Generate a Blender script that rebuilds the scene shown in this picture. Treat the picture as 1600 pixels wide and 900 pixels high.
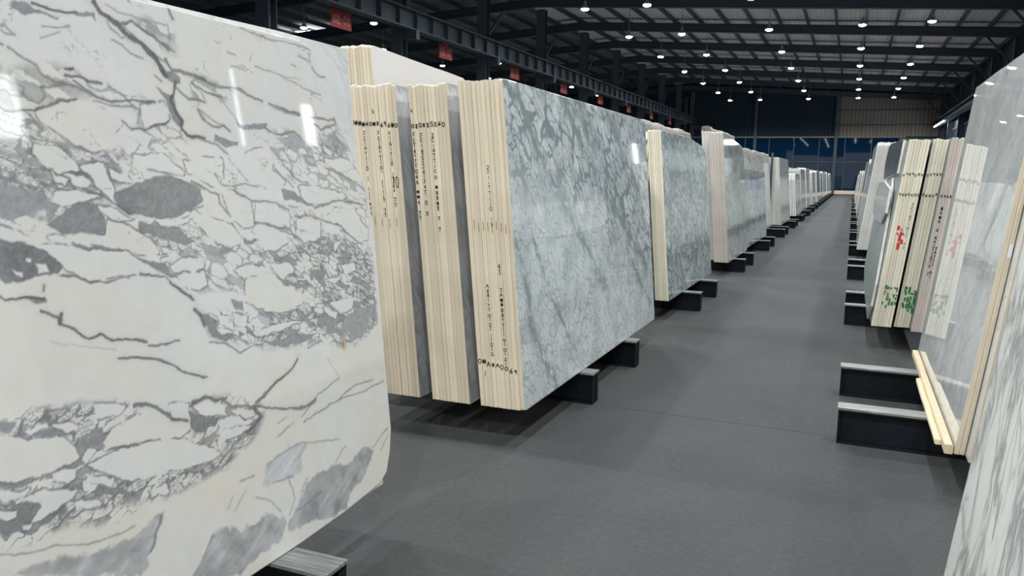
import bpy, bmesh, math, random
import numpy as np
from mathutils import Matrix, Vector

scene = bpy.context.scene
for o in list(bpy.data.objects):
    bpy.data.objects.remove(o, do_unlink=True)
C = scene.collection

# ------------------------------------------------------------------ camera
yaw, pitch, roll = 0.39765, 0.14361, 0.01595
fw = Vector((-math.sin(yaw)*math.cos(pitch), math.cos(yaw)*math.cos(pitch), -math.sin(pitch)))
rt = Vector((math.cos(yaw), math.sin(yaw), 0)); up = rt.cross(fw)
r2 = math.cos(roll)*rt + math.sin(roll)*up
u2 = -math.sin(roll)*rt + math.cos(roll)*up
cd = bpy.data.cameras.new('camera'); cam = bpy.data.objects.new('camera', cd); C.objects.link(cam)
M4 = Matrix((r2, u2, -fw)).transposed().to_4x4(); M4.translation = (0, 0, 1.5)
cam.matrix_world = M4
cd.sensor_width = 36; cd.lens = 1250/1600*36; cd.clip_start = .05; cd.clip_end = 300
scene.camera = cam

# ------------------------------------------------------------------ world (overcast daylight let in by an opening added to the unseen front)
W = bpy.data.worlds.new('overcast'); scene.world = W; W.use_nodes = True
bg = W.node_tree.nodes['Background']; bg.inputs[0].default_value = (1, .97, .92, 1); bg.inputs[1].default_value = 1.6
vs = scene.view_settings
vs.view_transform = 'Standard'; vs.look = 'None'; vs.gamma = 1; vs.use_curve_mapping = False
vs.exposure = 0.12
LAMP_W = 480.0          # light of one high-bay lamp
LAMP_COL = (.95, .985, 1.0)
WINDOW_GLOW = 9.0

# ------------------------------------------------------------------ helpers
def mesh_obj(name, verts, faces, mats, parent=None, mi=None, smooth=False):
    me = bpy.data.meshes.new(name); me.from_pydata([tuple(v) for v in verts], [], faces)
    for m in (mats if isinstance(mats, (list, tuple)) else [mats]): me.materials.append(m)
    if mi is not None: me.polygons.foreach_set('material_index', mi)
    if smooth: me.polygons.foreach_set('use_smooth', [True]*len(faces))
    me.update()
    o = bpy.data.objects.new(name, me); C.objects.link(o)
    if parent: o.parent = parent
    return o
def inst(name, me, parent=None, loc=(0,0,0), rot=(0,0,0), scale=(1,1,1)):
    o = bpy.data.objects.new(name, me); C.objects.link(o); o.location = loc; o.rotation_euler = rot; o.scale = scale
    if parent: o.parent = parent
    return o
def empty(name, loc=(0,0,0), rot=(0,0,0)):
    o = bpy.data.objects.new(name, None); C.objects.link(o); o.location = loc; o.rotation_euler = rot; o.empty_display_size = .1
    return o
def tag(o, label=None, cat=None, group=None, kind=None):
    if label: o['label'] = label
    if cat: o['category'] = cat
    if group: o['group'] = group
    if kind: o['kind'] = kind
    return o
BF = [(0,3,2,1),(4,5,6,7),(0,1,5,4),(1,2,6,5),(2,3,7,6),(3,0,4,7)]
class MB:
    def __init__(s): s.v=[]; s.f=[]
    def box(s, x0,x1,y0,y1,z0,z1):
        n=len(s.v); s.v+=[(x0,y0,z0),(x1,y0,z0),(x1,y1,z0),(x0,y1,z0),(x0,y0,z1),(x1,y0,z1),(x1,y1,z1),(x0,y1,z1)]
        s.f+=[tuple(n+i for i in f) for f in BF]; return s
    def bar(s, a, b, w, h):   # square bar between two points
        a=Vector(a); b=Vector(b); d=(b-a).normalized(); q=Vector((0,0,1)) if abs(d.z)<.9 else Vector((1,0,0))
        p=d.cross(q).normalized()*w/2; q=p.cross(d).normalized()*h/2
        n=len(s.v)
        for c in (a,b):
            s.v+=[tuple(c-p-q),tuple(c+p-q),tuple(c+p+q),tuple(c-p+q)]
        s.f+=[tuple(n+i for i in f) for f in BF]; return s
    def lathe(s, prof, seg=16, cx=0, cy=0):
        n=len(s.v); m=len(prof)
        for k in range(seg):
            a=2*math.pi*k/seg
            for r,z in prof: s.v.append((cx+r*math.cos(a),cy+r*math.sin(a),z))
        for k in range(seg):
            k2=(k+1)%seg
            for j in range(m-1): s.f.append((n+k*m+j,n+k2*m+j,n+k2*m+j+1,n+k*m+j+1))
        return s
    def quad(s,*p):
        n=len(s.v); s.v+=[tuple(q) for q in p]; s.f.append(tuple(range(n,n+len(p)))); return s
    def mesh(s,name,mat):
        me=bpy.data.meshes.new(name); me.from_pydata(s.v,[],s.f); me.materials.append(mat); me.update(); return me
    def build(s,name,mat,parent=None,smooth=False): return mesh_obj(name,s.v,s.f,mat,parent,smooth=smooth)

def srgb(r,g,b): return tuple((c/255/12.92 if c/255<=.04045 else ((c/255+.055)/1.055)**2.4) for c in (r,g,b))+(1,)

class N:   # small node-tree helper
    def __init__(s,name):
        s.m=bpy.data.materials.new(name); s.m.use_nodes=True; s.t=s.m.node_tree; s.b=s.t.nodes['Principled BSDF']
    def n(s,typ,**kw):
        nd=s.t.nodes.new(typ)
        for k,v in kw.items():
            if k.startswith('i_'):
                key=k[2:]; key=int(key) if key.isdigit() else key.replace('_',' ')
                nd.inputs[key].default_value=v
            else: setattr(nd,k,v)
        return nd
    def l(s,a,b): s.t.links.new(a,b)
    def math(s,op,a,b=None,c=None,clamp=False):
        nd=s.n('ShaderNodeMath',operation=op,use_clamp=clamp)
        for i,x in enumerate((a,b,c)):
            if x is None: continue
            if isinstance(x,(int,float)): nd.inputs[i].default_value=x
            else: s.l(x,nd.inputs[i])
        return nd.outputs[0]
    def mix(s,f,a,b,mode='MIX'):
        nd=s.n('ShaderNodeMix',data_type='RGBA',blend_type=mode)
        for i,x in ((0,f),(6,a),(7,b)):
            if isinstance(x,(int,float,tuple)): nd.inputs[i].default_value=x
            else: s.l(x,nd.inputs[i])
        return nd.outputs[2]
    def ramp(s,f,*st):
        nd=s.n('ShaderNodeValToRGB'); el=nd.color_ramp.elements
        while len(el)<len(st): el.new(.5)
        for e,(p,c) in zip(el,st): e.position=p; e.color=c if isinstance(c,tuple) else (c,c,c,1)
        s.l(f,nd.inputs[0]); return nd.outputs[0]
    def noise(s,vec,scale,detail=4,rough=.55,dist=0):
        nd=s.n('ShaderNodeTexNoise'); nd.inputs['Scale'].default_value=scale; nd.inputs['Detail'].default_value=detail
        nd.inputs['Roughness'].default_value=rough; nd.inputs['Distortion'].default_value=dist
        if vec is not None: s.l(vec,nd.inputs['Vector'])
        return nd.outputs[0]
    def bump(s,h,strength,dist=.002):
        nd=s.n('ShaderNodeBump'); nd.inputs['Strength'].default_value=strength; nd.inputs['Distance'].default_value=dist
        s.l(h,nd.inputs['Height']); s.l(nd.outputs[0],s.b.inputs['Normal'])
    def mapping(s,rot=(0,0,0),scale=(1,1,1),loc=(0,0,0),src='Object'):
        tc=s.n('ShaderNodeTexCoord'); mp=s.n('ShaderNodeMapping')
        mp.inputs['Location'].default_value=loc; mp.inputs['Rotation'].default_value=rot; mp.inputs['Scale'].default_value=scale
        s.l(tc.outputs[src],mp.inputs[0]); return mp.outputs[0]
    def warp(s,vec,scale,amt):
        nd=s.n('ShaderNodeTexNoise'); nd.inputs['Scale'].default_value=scale; nd.inputs['Detail'].default_value=3; s.l(vec,nd.inputs['Vector'])
        a=s.n('ShaderNodeVectorMath',operation='SUBTRACT'); s.l(nd.outputs['Color'],a.inputs[0]); a.inputs[1].default_value=(.5,.5,.5)
        b=s.n('ShaderNodeVectorMath',operation='SCALE'); s.l(a.outputs[0],b.inputs[0]); b.inputs['Scale'].default_value=amt
        c=s.n('ShaderNodeVectorMath',operation='ADD'); s.l(vec,c.inputs[0]); s.l(b.outputs[0],c.inputs[1]); return c.outputs[0]
    def col(s,c): 
        if isinstance(c,tuple): s.b.inputs['Base Color'].default_value=c
        else: s.l(c,s.b.inputs['Base Color'])
    def set(s,**kw):
        for k,v in kw.items(): s.b.inputs[k.replace('_',' ')].default_value=v
        return s

def plain(name,c,rough=.5,metal=0,var=.12,scale=6,bump=0):
    k=N(name); v=k.mapping()
    f=k.noise(v,scale,5,.6)
    k.col(k.mix(f,tuple(x*(1-var) for x in c[:3])+(1,),tuple(min(1,x*(1+var)) for x in c[:3])+(1,)))
    k.set(Roughness=rough,Metallic=metal)
    if max(c[:3])<.06: k.b.inputs['Specular IOR Level'].default_value=.18
    if bump: k.bump(f,bump)
    return k.m

def marble(name,light,light2,vein,seed,ang=.6,cell=5.0,stretch=2.2,cellw=.10,vein_amt=.8,patch=.35,patch_col=None,rough=.10,mask=(.35,.65),warpamt=.25,streak=.0,ridge=.8):
    """breccia marble: warped voronoi vein network, ridged noise veins and grey patches, in slab coordinates"""
    k=N(name)
    v=k.mapping(rot=(ang,0,0),loc=(seed*3.7,seed*1.9,seed*2.3))
    w=k.warp(v,2.2,warpamt)
    mp=k.n('ShaderNodeMapping'); mp.inputs['Scale'].default_value=(1,1/stretch,1); k.l(w,mp.inputs[0]); ws=mp.outputs[0]
    ws2=k.warp(ws,14,.05)
    base=k.mix(k.ramp(k.noise(ws,2.6,5,.6),(.35,0.),(.68,1.)),light,light2)
    if patch_col is None: patch_col=tuple(a*.55+b*.45 for a,b in zip(vein,light))
    pm=k.ramp(k.noise(ws,1.7,6,.62,.4),(.56,0.),(.70,1.))
    base=k.mix(k.math('MULTIPLY',pm,patch),base,patch_col)
    msk=k.ramp(k.noise(v,1.6,3,.5),(mask[0],.12),(mask[1],1.))
    tot=None
    for sc,wd,am in ((cell,cellw,1.),(cell*2.3,cellw*1.3,.75)):
        vo=k.n('ShaderNodeTexVoronoi',feature='DISTANCE_TO_EDGE'); vo.inputs['Scale'].default_value=sc; k.l(ws2,vo.inputs['Vector'])
        wn=k.math('MULTIPLY',k.noise(ws,sc*.9,2,.5),wd*2)
        e=k.math('SUBTRACT',1,k.math('DIVIDE',vo.outputs['Distance'],k.math('ADD',wn,.004)),clamp=True)
        e=k.math('MULTIPLY',e,am)
        e=k.math('MULTIPLY',e,msk)
        tot=e if tot is None else k.math('MAXIMUM',tot,e)
    rn=k.noise(ws2,3.1,6,.62,.3)
    rd=k.math('SUBTRACT',1,k.math('MULTIPLY',k.math('ABSOLUTE',k.math('SUBTRACT',rn,.5)),22),clamp=True)
    tot=k.math('MAXIMUM',tot,k.math('MULTIPLY',rd,ridge))
    if streak:
        mp2=k.n('ShaderNodeMapping'); mp2.inputs['Scale'].default_value=(1,.22,1); k.l(w,mp2.inputs[0])
        sn=k.ramp(k.noise(mp2.outputs[0],16,6,.68,.6),(.50,0.),(.64,1.)); tot=k.math('MAXIMUM',tot,k.math('MULTIPLY',sn,streak))
    c=k.mix(k.math('MULTIPLY',tot,vein_amt),base,vein)
    g=k.noise(v,160,2,.5)
    c=k.mix(.10,c,k.ramp(g,(.3,.25),(.7,.95)),'SOFT_LIGHT')
    k.col(c); k.set(Roughness=rough); k.b.inputs['Specular IOR Level'].default_value=.5
    return k.m

def edge_mat(name,c1,c2,streak,rough=.75):
    """sawn slab edge: vertical grain, slight colour change from slab to slab"""
    k=N(name); v=k.mapping(scale=(60,60,2.2))
    oi=k.n('ShaderNodeObjectInfo')
    f=k.noise(v,1,5,.6); f2=k.noise(k.mapping(scale=(8,8,3)),1.5,4,.6)
    c=k.mix(k.ramp(f2,(.3,0.),(.7,1.)),c1,c2)
    c=k.mix(k.ramp(f,(.50,0.),(.78,.55)),c,streak)
    hv=k.math('MULTIPLY_ADD',oi.outputs['Random'],.22,.86)
    hs=k.n('ShaderNodeHueSaturation'); k.l(c,hs.inputs['Color']); k.l(hv,hs.inputs['Value'])
    k.col(hs.outputs[0]); k.set(Roughness=rough); k.bump(f,.35,.002)
    return k.m

MAT={}
MAT['cream']=edge_mat('cream_sawn_edge',srgb(224,208,180),srgb(232,220,197),srgb(178,152,116))
MAT['ivory']=edge_mat('ivory_sawn_edge',srgb(222,214,192),srgb(232,226,206),srgb(176,164,138))
MAT['greyedge']=edge_mat('grey_white_sawn_edge',srgb(206,203,196),srgb(222,220,214),srgb(160,158,152))
MAT['rosegrey']=edge_mat('rosy_grey_sawn_edge',srgb(204,190,180),srgb(214,206,198),srgb(160,146,138))
MAT['wood']=edge_mat('pale_pine',srgb(226,206,168),srgb(236,220,188),srgb(190,158,112))
MAT['black_steel']=plain('black_painted_steel',srgb(26,30,36),.45,.0,.25,9)
MAT['zinc']=None
k=N('galvanised_top_plate'); v=k.mapping(scale=(3,60,10)); f=k.noise(v,2,4,.6)
k.col(k.ramp(f,(.3,srgb(92,95,95)),(.7,srgb(168,171,167)))); k.set(Roughness=.55,Metallic=.35); k.bump(f,.3,.002); MAT['zinc']=k.m
MAT['steel_blue']=plain('dark_blue_grey_steel',srgb(58,70,80),.55,0,.15,2)
MAT['rafter']=plain('dark_roof_steel',srgb(50,65,76),.55,0,.15,1.5)  # steel lifted towards teal: distant haze put into its colour
MAT['roof_sheet']=plain('grey_roof_sheet',srgb(222,214,216),.55,0,.10,.8)
MAT['roof_far']=plain('grey_roof_sheet_far',srgb(110,110,114),.6,0,.12,.8)
MAT['clad_dark']=plain('dark_wall_cladding',srgb(34,50,62),.6,0,.12,.5)  # base colour raised and blued to carry the haze of the hall
MAT['clad_light']=plain('light_wall_cladding',srgb(112,107,100),.5,0,.10,.6)
MAT['ink']=plain('black_marker_ink',srgb(22,20,20),.7,0,.1)
MAT['ink_brown']=plain('brown_pencil_mark',srgb(150,118,84),.8,0,.1)
MAT['ink_red']=plain('red_paint_mark',srgb(206,40,44),.7,0,.1)
MAT['ink_green']=plain('green_paint_mark',srgb(38,122,66),.7,0,.15,20)
MAT['sign_red']=plain('red_sign_enamel',srgb(172,62,56),.6,0,.08)
MAT['sign_text']=plain('pink_sign_lettering',srgb(230,176,166),.6,0,.05)
MAT['sill']=plain('cream_sill_stone',srgb(226,206,184),.6,0,.06)
k=N('blue_tinted_glass'); k.col(srgb(10,36,60)); k.set(Roughness=.025); k.b.inputs['Specular IOR Level'].default_value=.2; MAT['glass']=k.m
k=N('clouded_plastic_film'); f=k.noise(k.mapping(scale=(6,6,14)),2,5,.6)
k.col(srgb(196,190,182)); k.set(Roughness=.35); k.l(k.ramp(f,(.3,.25),(.7,.5)),k.b.inputs['Alpha']); k.bump(f,.12,.01); MAT['film']=k.m
k=N('lamp_diffuser'); k.col((1,1,1,1)); k.b.inputs['Emission Color'].default_value=LAMP_COL+(1,); k.b.inputs['Emission Strength'].default_value=60; MAT['diffuser']=k.m
k=N('daylit_frosted_pane'); k.col(srgb(220,228,235)); k.b.inputs['Emission Color'].default_value=(.9,.95,1,1); k.b.inputs['Emission Strength'].default_value=WINDOW_GLOW; MAT['daylight']=k.m
# carpet
k=N('charcoal_carpet'); v=k.mapping(); f=k.noise(v,260,3,.7); f2=k.noise(v,1.1,5,.6); f3=k.noise(v,38,3,.6)
c=k.mix(f2,srgb(69,71,71),srgb(88,89,88)); c=k.mix(.55,c,k.ramp(f,(.25,.1),(.75,.9)),'OVERLAY'); c=k.mix(.18,c,k.ramp(f3,(.3,.2),(.7,.8)),'OVERLAY')
k.col(c); k.set(Roughness=.9); k.b.inputs['Specular IOR Level'].default_value=.25; k.bump(f,.6,.003); MAT['carpet']=k.m
k=N('charcoal_carpet_b'); v=k.mapping(loc=(5,3,0)); f=k.noise(v,260,3,.7); f2=k.noise(v,.9,5,.6); f3=k.noise(v,38,3,.6)
c=k.mix(f2,srgb(72,74,74),srgb(90,91,90)); c=k.mix(.55,c,k.ramp(f,(.25,.1),(.75,.9)),'OVERLAY'); c=k.mix(.18,c,k.ramp(f3,(.3,.2),(.7,.8)),'OVERLAY')
k.col(c); k.set(Roughness=.9); k.b.inputs['Specular IOR Level'].default_value=.25; k.bump(f,.6,.003); MAT['carpet_b']=k.m

MAT['m_g2']=marble('blue_grey_veined_marble',srgb(222,228,228),srgb(198,208,210),srgb(112,124,128),3,ang=1.57-.30,cell=5.0,stretch=2.6,cellw=.07,vein_amt=.8,patch=.75,mask=(.30,.60),streak=.55)
MAT['m_g2b']=marble('dark_grey_veined_marble',srgb(222,222,220),srgb(198,199,198),srgb(118,118,118),5,ang=1.2,cell=6,stretch=3,vein_amt=.6,patch=.4,rough=.3)
MAT['m_g3']=marble('green_grey_marble',srgb(214,222,219),srgb(182,196,195),srgb(74,92,94),7,ang=.75,cell=6,stretch=2.0,cellw=.085,vein_amt=.9,patch=.8,mask=(.1,.35),rough=.14,warpamt=.35)
MAT['m_g4']=marble('pale_green_veined_marble',srgb(210,216,210),srgb(184,194,188),srgb(92,106,104),11,ang=.3,cell=3.0,stretch=1.3,vein_amt=.75,patch=.5,rough=.06)
MAT['m_g5']=marble('blue_grey_clouded_marble',srgb(200,210,216),srgb(166,180,190),srgb(78,92,104),13,ang=.4,cell=2.4,stretch=1.3,cellw=.06,vein_amt=.75,patch=1.0,rough=.06)
MAT['m_white']=marble('soft_white_marble',srgb(216,220,216),srgb(198,204,202),srgb(150,156,156),17,cell=2.2,stretch=1.8,vein_amt=.45,patch=.2)
MAT['m_back']=plain('plain_slab_back',srgb(214,213,214),.45,0,.04,2)
MAT['m_r1']=marble('white_marble_with_straight_grey_veins',srgb(240,239,232),srgb(226,227,222),srgb(104,108,110),19,ang=1.57+.10,cell=4.5,stretch=4.0,cellw=.045,vein_amt=.85,patch=.25,mask=(.45,.66),streak=.0,warpamt=.18)
MAT['m_r2']=marble('soft_grey_white_marble',srgb(220,222,218),srgb(204,208,206),srgb(110,114,114),23,ang=.9,cell=3.4,stretch=1.3,cellw=.035,vein_amt=.75,patch=.15,rough=.015,mask=(.54,.70),ridge=.3)
MAT['m_r3']=marble('grey_green_marble',srgb(150,158,155),srgb(124,134,131),srgb(76,86,86),29,cell=2.5,stretch=1.8,vein_amt=.5,patch=.5,rough=.32)
MAT['m_r3dark']=marble('dark_grey_marble',srgb(92,100,98),srgb(72,80,80),srgb(44,50,52),31,cell=2.5,stretch=1.8,vein_amt=.4,patch=.3,rough=.2)
MAT['m_s1b']=marble('white_thin_veined_marble',srgb(240,240,238),srgb(234,234,233),srgb(130,134,138),41,ang=.5,cell=2.5,stretch=1.8,cellw=.02,vein_amt=.5,patch=.0,mask=(.5,.75),ridge=.12,rough=.05)
k=N('arabesque_breccia_marble'); at=k.n('ShaderNodeAttribute',attribute_name='marble'); g=k.noise(k.mapping(),140,3,.6)
k.col(k.mix(.12,at.outputs['Color'],k.ramp(g,(.3,.25),(.7,.95)),'SOFT_LIGHT')); k.set(Roughness=.035); MAT['m_s1']=k.m

ORD=['first','second','third','fourth','fifth','sixth','seventh','eighth','ninth','tenth','eleventh','twelfth','thirteenth','fourteenth','fifteenth','sixteenth','seventeenth','eighteenth','nineteenth','twentieth']

# ------------------------------------------------------------------ structure
BAY=6.874; Y_A=31.672                      # bay length, one bay line
YB=Y_A+7*BAY                               # back wall
XR=7.05; XL=-37.0; RIDGE=-15.0
def bays(a,b): return [Y_A+k*BAY for k in range(a,b)]
def zroof(x): return 8.65-.066*x if x>RIDGE else 8.65-.066*RIDGE-.066*(RIDGE-x)   # underside of the rafters
fl=MB().box(XL,XR,-16,YB+.3,-.12,0).build('floor',MAT['carpet']); tag(fl,kind='structure')
# carpet lengths laid across the aisle
yy=4.9; i=0
rng=random.Random(4)
while yy<YB-2:
    L=3.55+rng.uniform(-.3,.3)
    cs=MB().box(-1.30,-.06,yy,min(yy+L,YB-.5),0,.0015).build('carpet_strip',MAT['carpet_b' if i%2 else 'carpet'],fl)
    yy+=L; i+=1

ce=MB()
for x0,x1 in ((RIDGE,XR),(XL,RIDGE)):
    z0=zroof(x0)+.75; z1=zroof(x1)+.75
    ce.quad((x0,-16,z0),(x1,-16,z1),(x1,YB+.3,z1),(x0,YB+.3,z0)); ce.quad((x0,-16,z0+.1),(x0,YB+.3,z0+.1),(x1,YB+.3,z1+.1),(x1,-16,z1+.1))
ceil=ce.build('ceiling',MAT['roof_far']); tag(ceil,kind='structure')
# rafters (one tapered I girder per bay line, two falls)
for y in bays(-6,8):
    r=MB()
    for x0,x1 in ((RIDGE,XR),(XL,RIDGE)):
        a=zroof(x0); b=zroof(x1); 
        for w,h0,h1 in ((.30,0,.03),(.05,.03,.42),(.30,.42,.45)):
            n=len(r.v)
            for x,zz in ((x0,a),(x1,b)):
                r.v+=[(x,y-w/2,zz+h0),(x,y+w/2,zz+h0),(x,y+w/2,zz+h1),(x,y-w/2,zz+h1)]
            r.f+=[tuple(n+q for q in f) for f in BF]
    tag(r.build('rafter',MAT['rafter']),kind='structure')
# purlins along the hall
PX=[XR-.1-1.38*i for i in range(0,32)]
for x in PX:
    z=zroof(x)+.45
    MB().box(x-.045,x+.045,-16,YB,z,z+.22).build('purlin',MAT['rafter'],ceil)
# roof sheets between purlins and rafters, each with ribs
rib=MB(); SL=BAY-.30; SW=1.38-.10
nr=6
for q in range(nr):
    a=-SW/2+SW*q/nr; b=a+SW/nr
    rib.quad((a,-SL/2,0),(b-.05,-SL/2,0),(b-.05,SL/2,0),(a,SL/2,0)); rib.quad((b-.05,-SL/2,0),(b-.025,-SL/2,.035),(b-.025,SL/2,.035),(b-.05,SL/2,0)); rib.quad((b-.025,-SL/2,.035),(b,-SL/2,0),(b,SL/2,0),(b-.025,SL/2,.035))
sheet=rib.mesh('roof_sheet',MAT['roof_sheet'])
for y in bays(-2,7):
    for x in PX[:-15]:
        xc=x-.69
        inst('roof_sheet',sheet,ceil,(xc,y+BAY/2,zroof(xc)+.68),(0,math.atan(.066) if xc>RIDGE else -math.atan(.066),0))

# back wall: ribbed cladding above, blue glazing below
ZT=5.15
wb=MB().box(XL,XR,YB+.1,YB+.3,0,10.6).build('wall_back',MAT['clad_dark']); tag(wb,kind='structure')
def clad(x0,x1,z0,z1,mat):
    m=MB(); n=int((x1-x0)/.3)
    for q in range(n):
        a=x0+(x1-x0)*q/n; b=x0+(x1-x0)*(q+1)/n; w=b-a
        m.quad((a,YB+.05,z0),(a+w*.6,YB+.05,z0),(a+w*.6,YB+.05,z1),(a,YB+.05,z1)); m.quad((a+w*.6,YB+.05,z0),(a+w*.8,YB,z0),(a+w*.8,YB,z1),(a+w*.6,YB+.05,z1)); m.quad((a+w*.8,YB,z0),(b,YB+.05,z0),(b,YB+.05,z1),(a+w*.8,YB,z1))
    return m.build('cladding_panel',mat,wb)
xs=[-22,-15.4,-8.8,-1.7]
for a,b in zip(xs,xs[1:]):
    for z0,z1 in ((ZT,6.9),(6.92,9.4)): clad(a+.02,b-.02,z0,z1,MAT['clad_dark'])
clad(-1.66,6.9,5.2,6.2,MAT['clad_light']); clad(-1.66,6.9,6.25,7.5,MAT['clad_light']); clad(-1.66,6.9,7.55,8.9,MAT['clad_light'])
for z in (6.22,7.52): MB().box(-1.7,6.9,YB-.08,YB,z-.05,z+.05).build('girt',MAT['rafter'],wb)
for x in (-15.4,-8.8,-1.7): MB().box(x-.14,x+.14,YB-.25,YB,0,9.0).build('column',MAT['rafter'],wb)
MB().box(-22,4.0,YB-.18,YB-.02,ZT-.08,ZT+.06).build('steel_channel',MAT['clad_light'],wb)
MB().box(-3.0,XR,YB-.12,YB-.0,0,.32).build('sill',MAT['sill'],wb)
pane=MB().box(-1.08,1.08,0,.03,-1.28,1.28).mesh('pane',MAT['glass'])
gw=empty('window_1',(0,YB-.06,0)); tag(gw,kind='structure')
for q in range(11):
    x=2.4-2.2*q
    for zc,sc in ((1.62,1.0),(3.98,.86)):
        p_=inst('pane',pane,gw,(x,0,zc),(rng.uniform(-.004,.004),0,rng.uniform(-.006,.006)),(1,1,sc))
mul=MB()
for q in range(12): mul.box(3.5-2.2*q-.04,3.5-2.2*q+.04,-.04,.03,.3,ZT)
mul.build('mullion',MAT['rafter'],gw)
MB().box(-20.7,3.5,-.04,.03,2.87,2.95).build('transom',MAT['steel_blue'],gw)
# walled bay at the outer corner of the back wall
for x0,x1,z0,z1 in ((3.6,5.0,.3,2.5),(5.1,6.9,.3,2.5),(3.6,5.0,2.6,5.0),(5.1,6.9,2.6,5.0)):
    MB().box(x0,x1,YB-.02,YB+.04,z0,z1).build('wall_panel',MAT['clad_light'],wb)

# outer wall with columns and frosted daylight windows
wr=MB().box(XR,XR+.2,-16,YB+.3,0,9.0).build('wall_right',MAT['clad_dark']); tag(wr,kind='structure')
for y in bays(-5,8):
    m=MB().box(XR-.45,XR-.42,y-.15,y+.15,0,8.2).box(XR-.42,XR-.03,y-.02,y+.02,0,8.2).box(XR-.03,XR,y-.15,y+.15,0,8.2)
    m.build('column',MAT['rafter'],wr)
    MB().bar((XR-.4,y,6.9),(XR-1.6,y,zroof(XR-1.6)),.1,.1).build('knee_brace',MAT['rafter'],wr)
for z in (2.2,5.4,6.8): MB().box(XR-.1,XR,-16,YB,z-.05,z+.05).build('girt',MAT['rafter'],wr)
MB().box(XR-1.0,XR-.5,-16,YB,6.35,6.42).box(XR-.78,XR-.72,-16,YB,6.0,6.35).box(XR-1.0,XR-.5,-16,YB,5.95,6.0).build('trim_2',MAT['rafter'])['kind']='structure'
wi=2
def daywin(y,w,z0,z1):
    global wi
    e=empty('window_%d'%wi,(XR,y,0)); wi+=1; tag(e,kind='structure')
    MB().box(-.03,-.01,-w/2,w/2,z0,z1).build('pane',MAT['daylight'],e)
    f=MB()
    for a,b,c,d in ((-w/2-.06,-w/2,z0-.06,z1+.06),(w/2,w/2+.06,z0-.06,z1+.06),(-w/2,w/2,z0-.06,z0),(-w/2,w/2,z1,z1+.06)): f.box(-.07,0,a,b,c,d)
    f.build('window_frame',MAT['rafter'],e)
daywin(7.7,.45,3.45,4.35); daywin(14.5,.42,3.6,4.5); daywin(12.35,.13,2.7,5.0)
for y in bays(1,7): daywin(y+BAY/2,.7,3.4,4.7)

# unseen front wall, wide opening added to throw daylight on the slab ends
wf=MB().box(XL,-13,-16.2,-16,0,10.6).box(6,XR,-16.2,-16,0,10.6).box(-13,6,-16.2,-16,6.2,10.6).build('wall_front',MAT['clad_dark']); tag(wf,kind='structure')
# far left wall
wl=MB().box(XL-.2,XL,-16,YB+.3,0,9.6).build('wall_left',MAT['clad_dark']); tag(wl,kind='structure')
e=empty('window_%d'%wi,(0,0,0)); wi+=1; tag(e,kind='structure')
for x0,x1,y0,y1 in ((-31.4,-30.6,38.2,39.3),(-29.7,-28.7,38.4,40.4),(-28.4,-28.0,39.4,40.2)):
    MB().box(x0,x1,y0,y1,9.18,9.20).build('pane',MAT['daylight'],e)
# colonnade with crane girder between the two aisles of the hall
CX=-14.8
for y in bays(-4,8):
    m=MB().box(CX-.22,CX+.22,y-.17,y-.15,0,9.5).box(CX-.02,CX+.02,y-.15,y+.15,0,9.5).box(CX-.22,CX+.22,y+.15,y+.17,0,9.5)
    o=m.build('steel_column',MAT['steel_blue']); tag(o,kind='structure')
    MB().box(CX+.2,CX+.75,y-.12,y+.12,5.95,6.25).build('bracket',MAT['steel_blue'],o)
    MB().bar((CX,y,6.9),(CX,y+1.9,8.4),.1,.1).build('knee_brace',MAT['steel_blue'],o)
GX=CX+.5
g_=MB().box(GX-.2,GX+.2,-10,YB-.3,6.86,6.9).box(GX-.03,GX+.03,-10,YB-.3,6.3,6.86).box(GX-.18,GX+.18,-10,YB-.3,6.25,6.3).build('trim_1',MAT['steel_blue']); tag(g_,kind='structure')
MB().box(GX-.04,GX+.04,-10,YB-.3,6.9,6.98).build('crane_rail',plain('rusty_rail',srgb(96,66,56),.6),g_)
MB().box(CX-.05,CX+.05,-10,YB-.3,6.78,6.9).build('tie_beam',MAT['steel_blue'],g_)
stf=MB().box(GX+.03,GX+.17,-.01,.01,6.3,6.86).mesh('stiffener',MAT['rafter'])
y=10.0
while y<YB-1:
    inst('stiffener',stf,g_,(0,y,0)); y+=BAY/6

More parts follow.
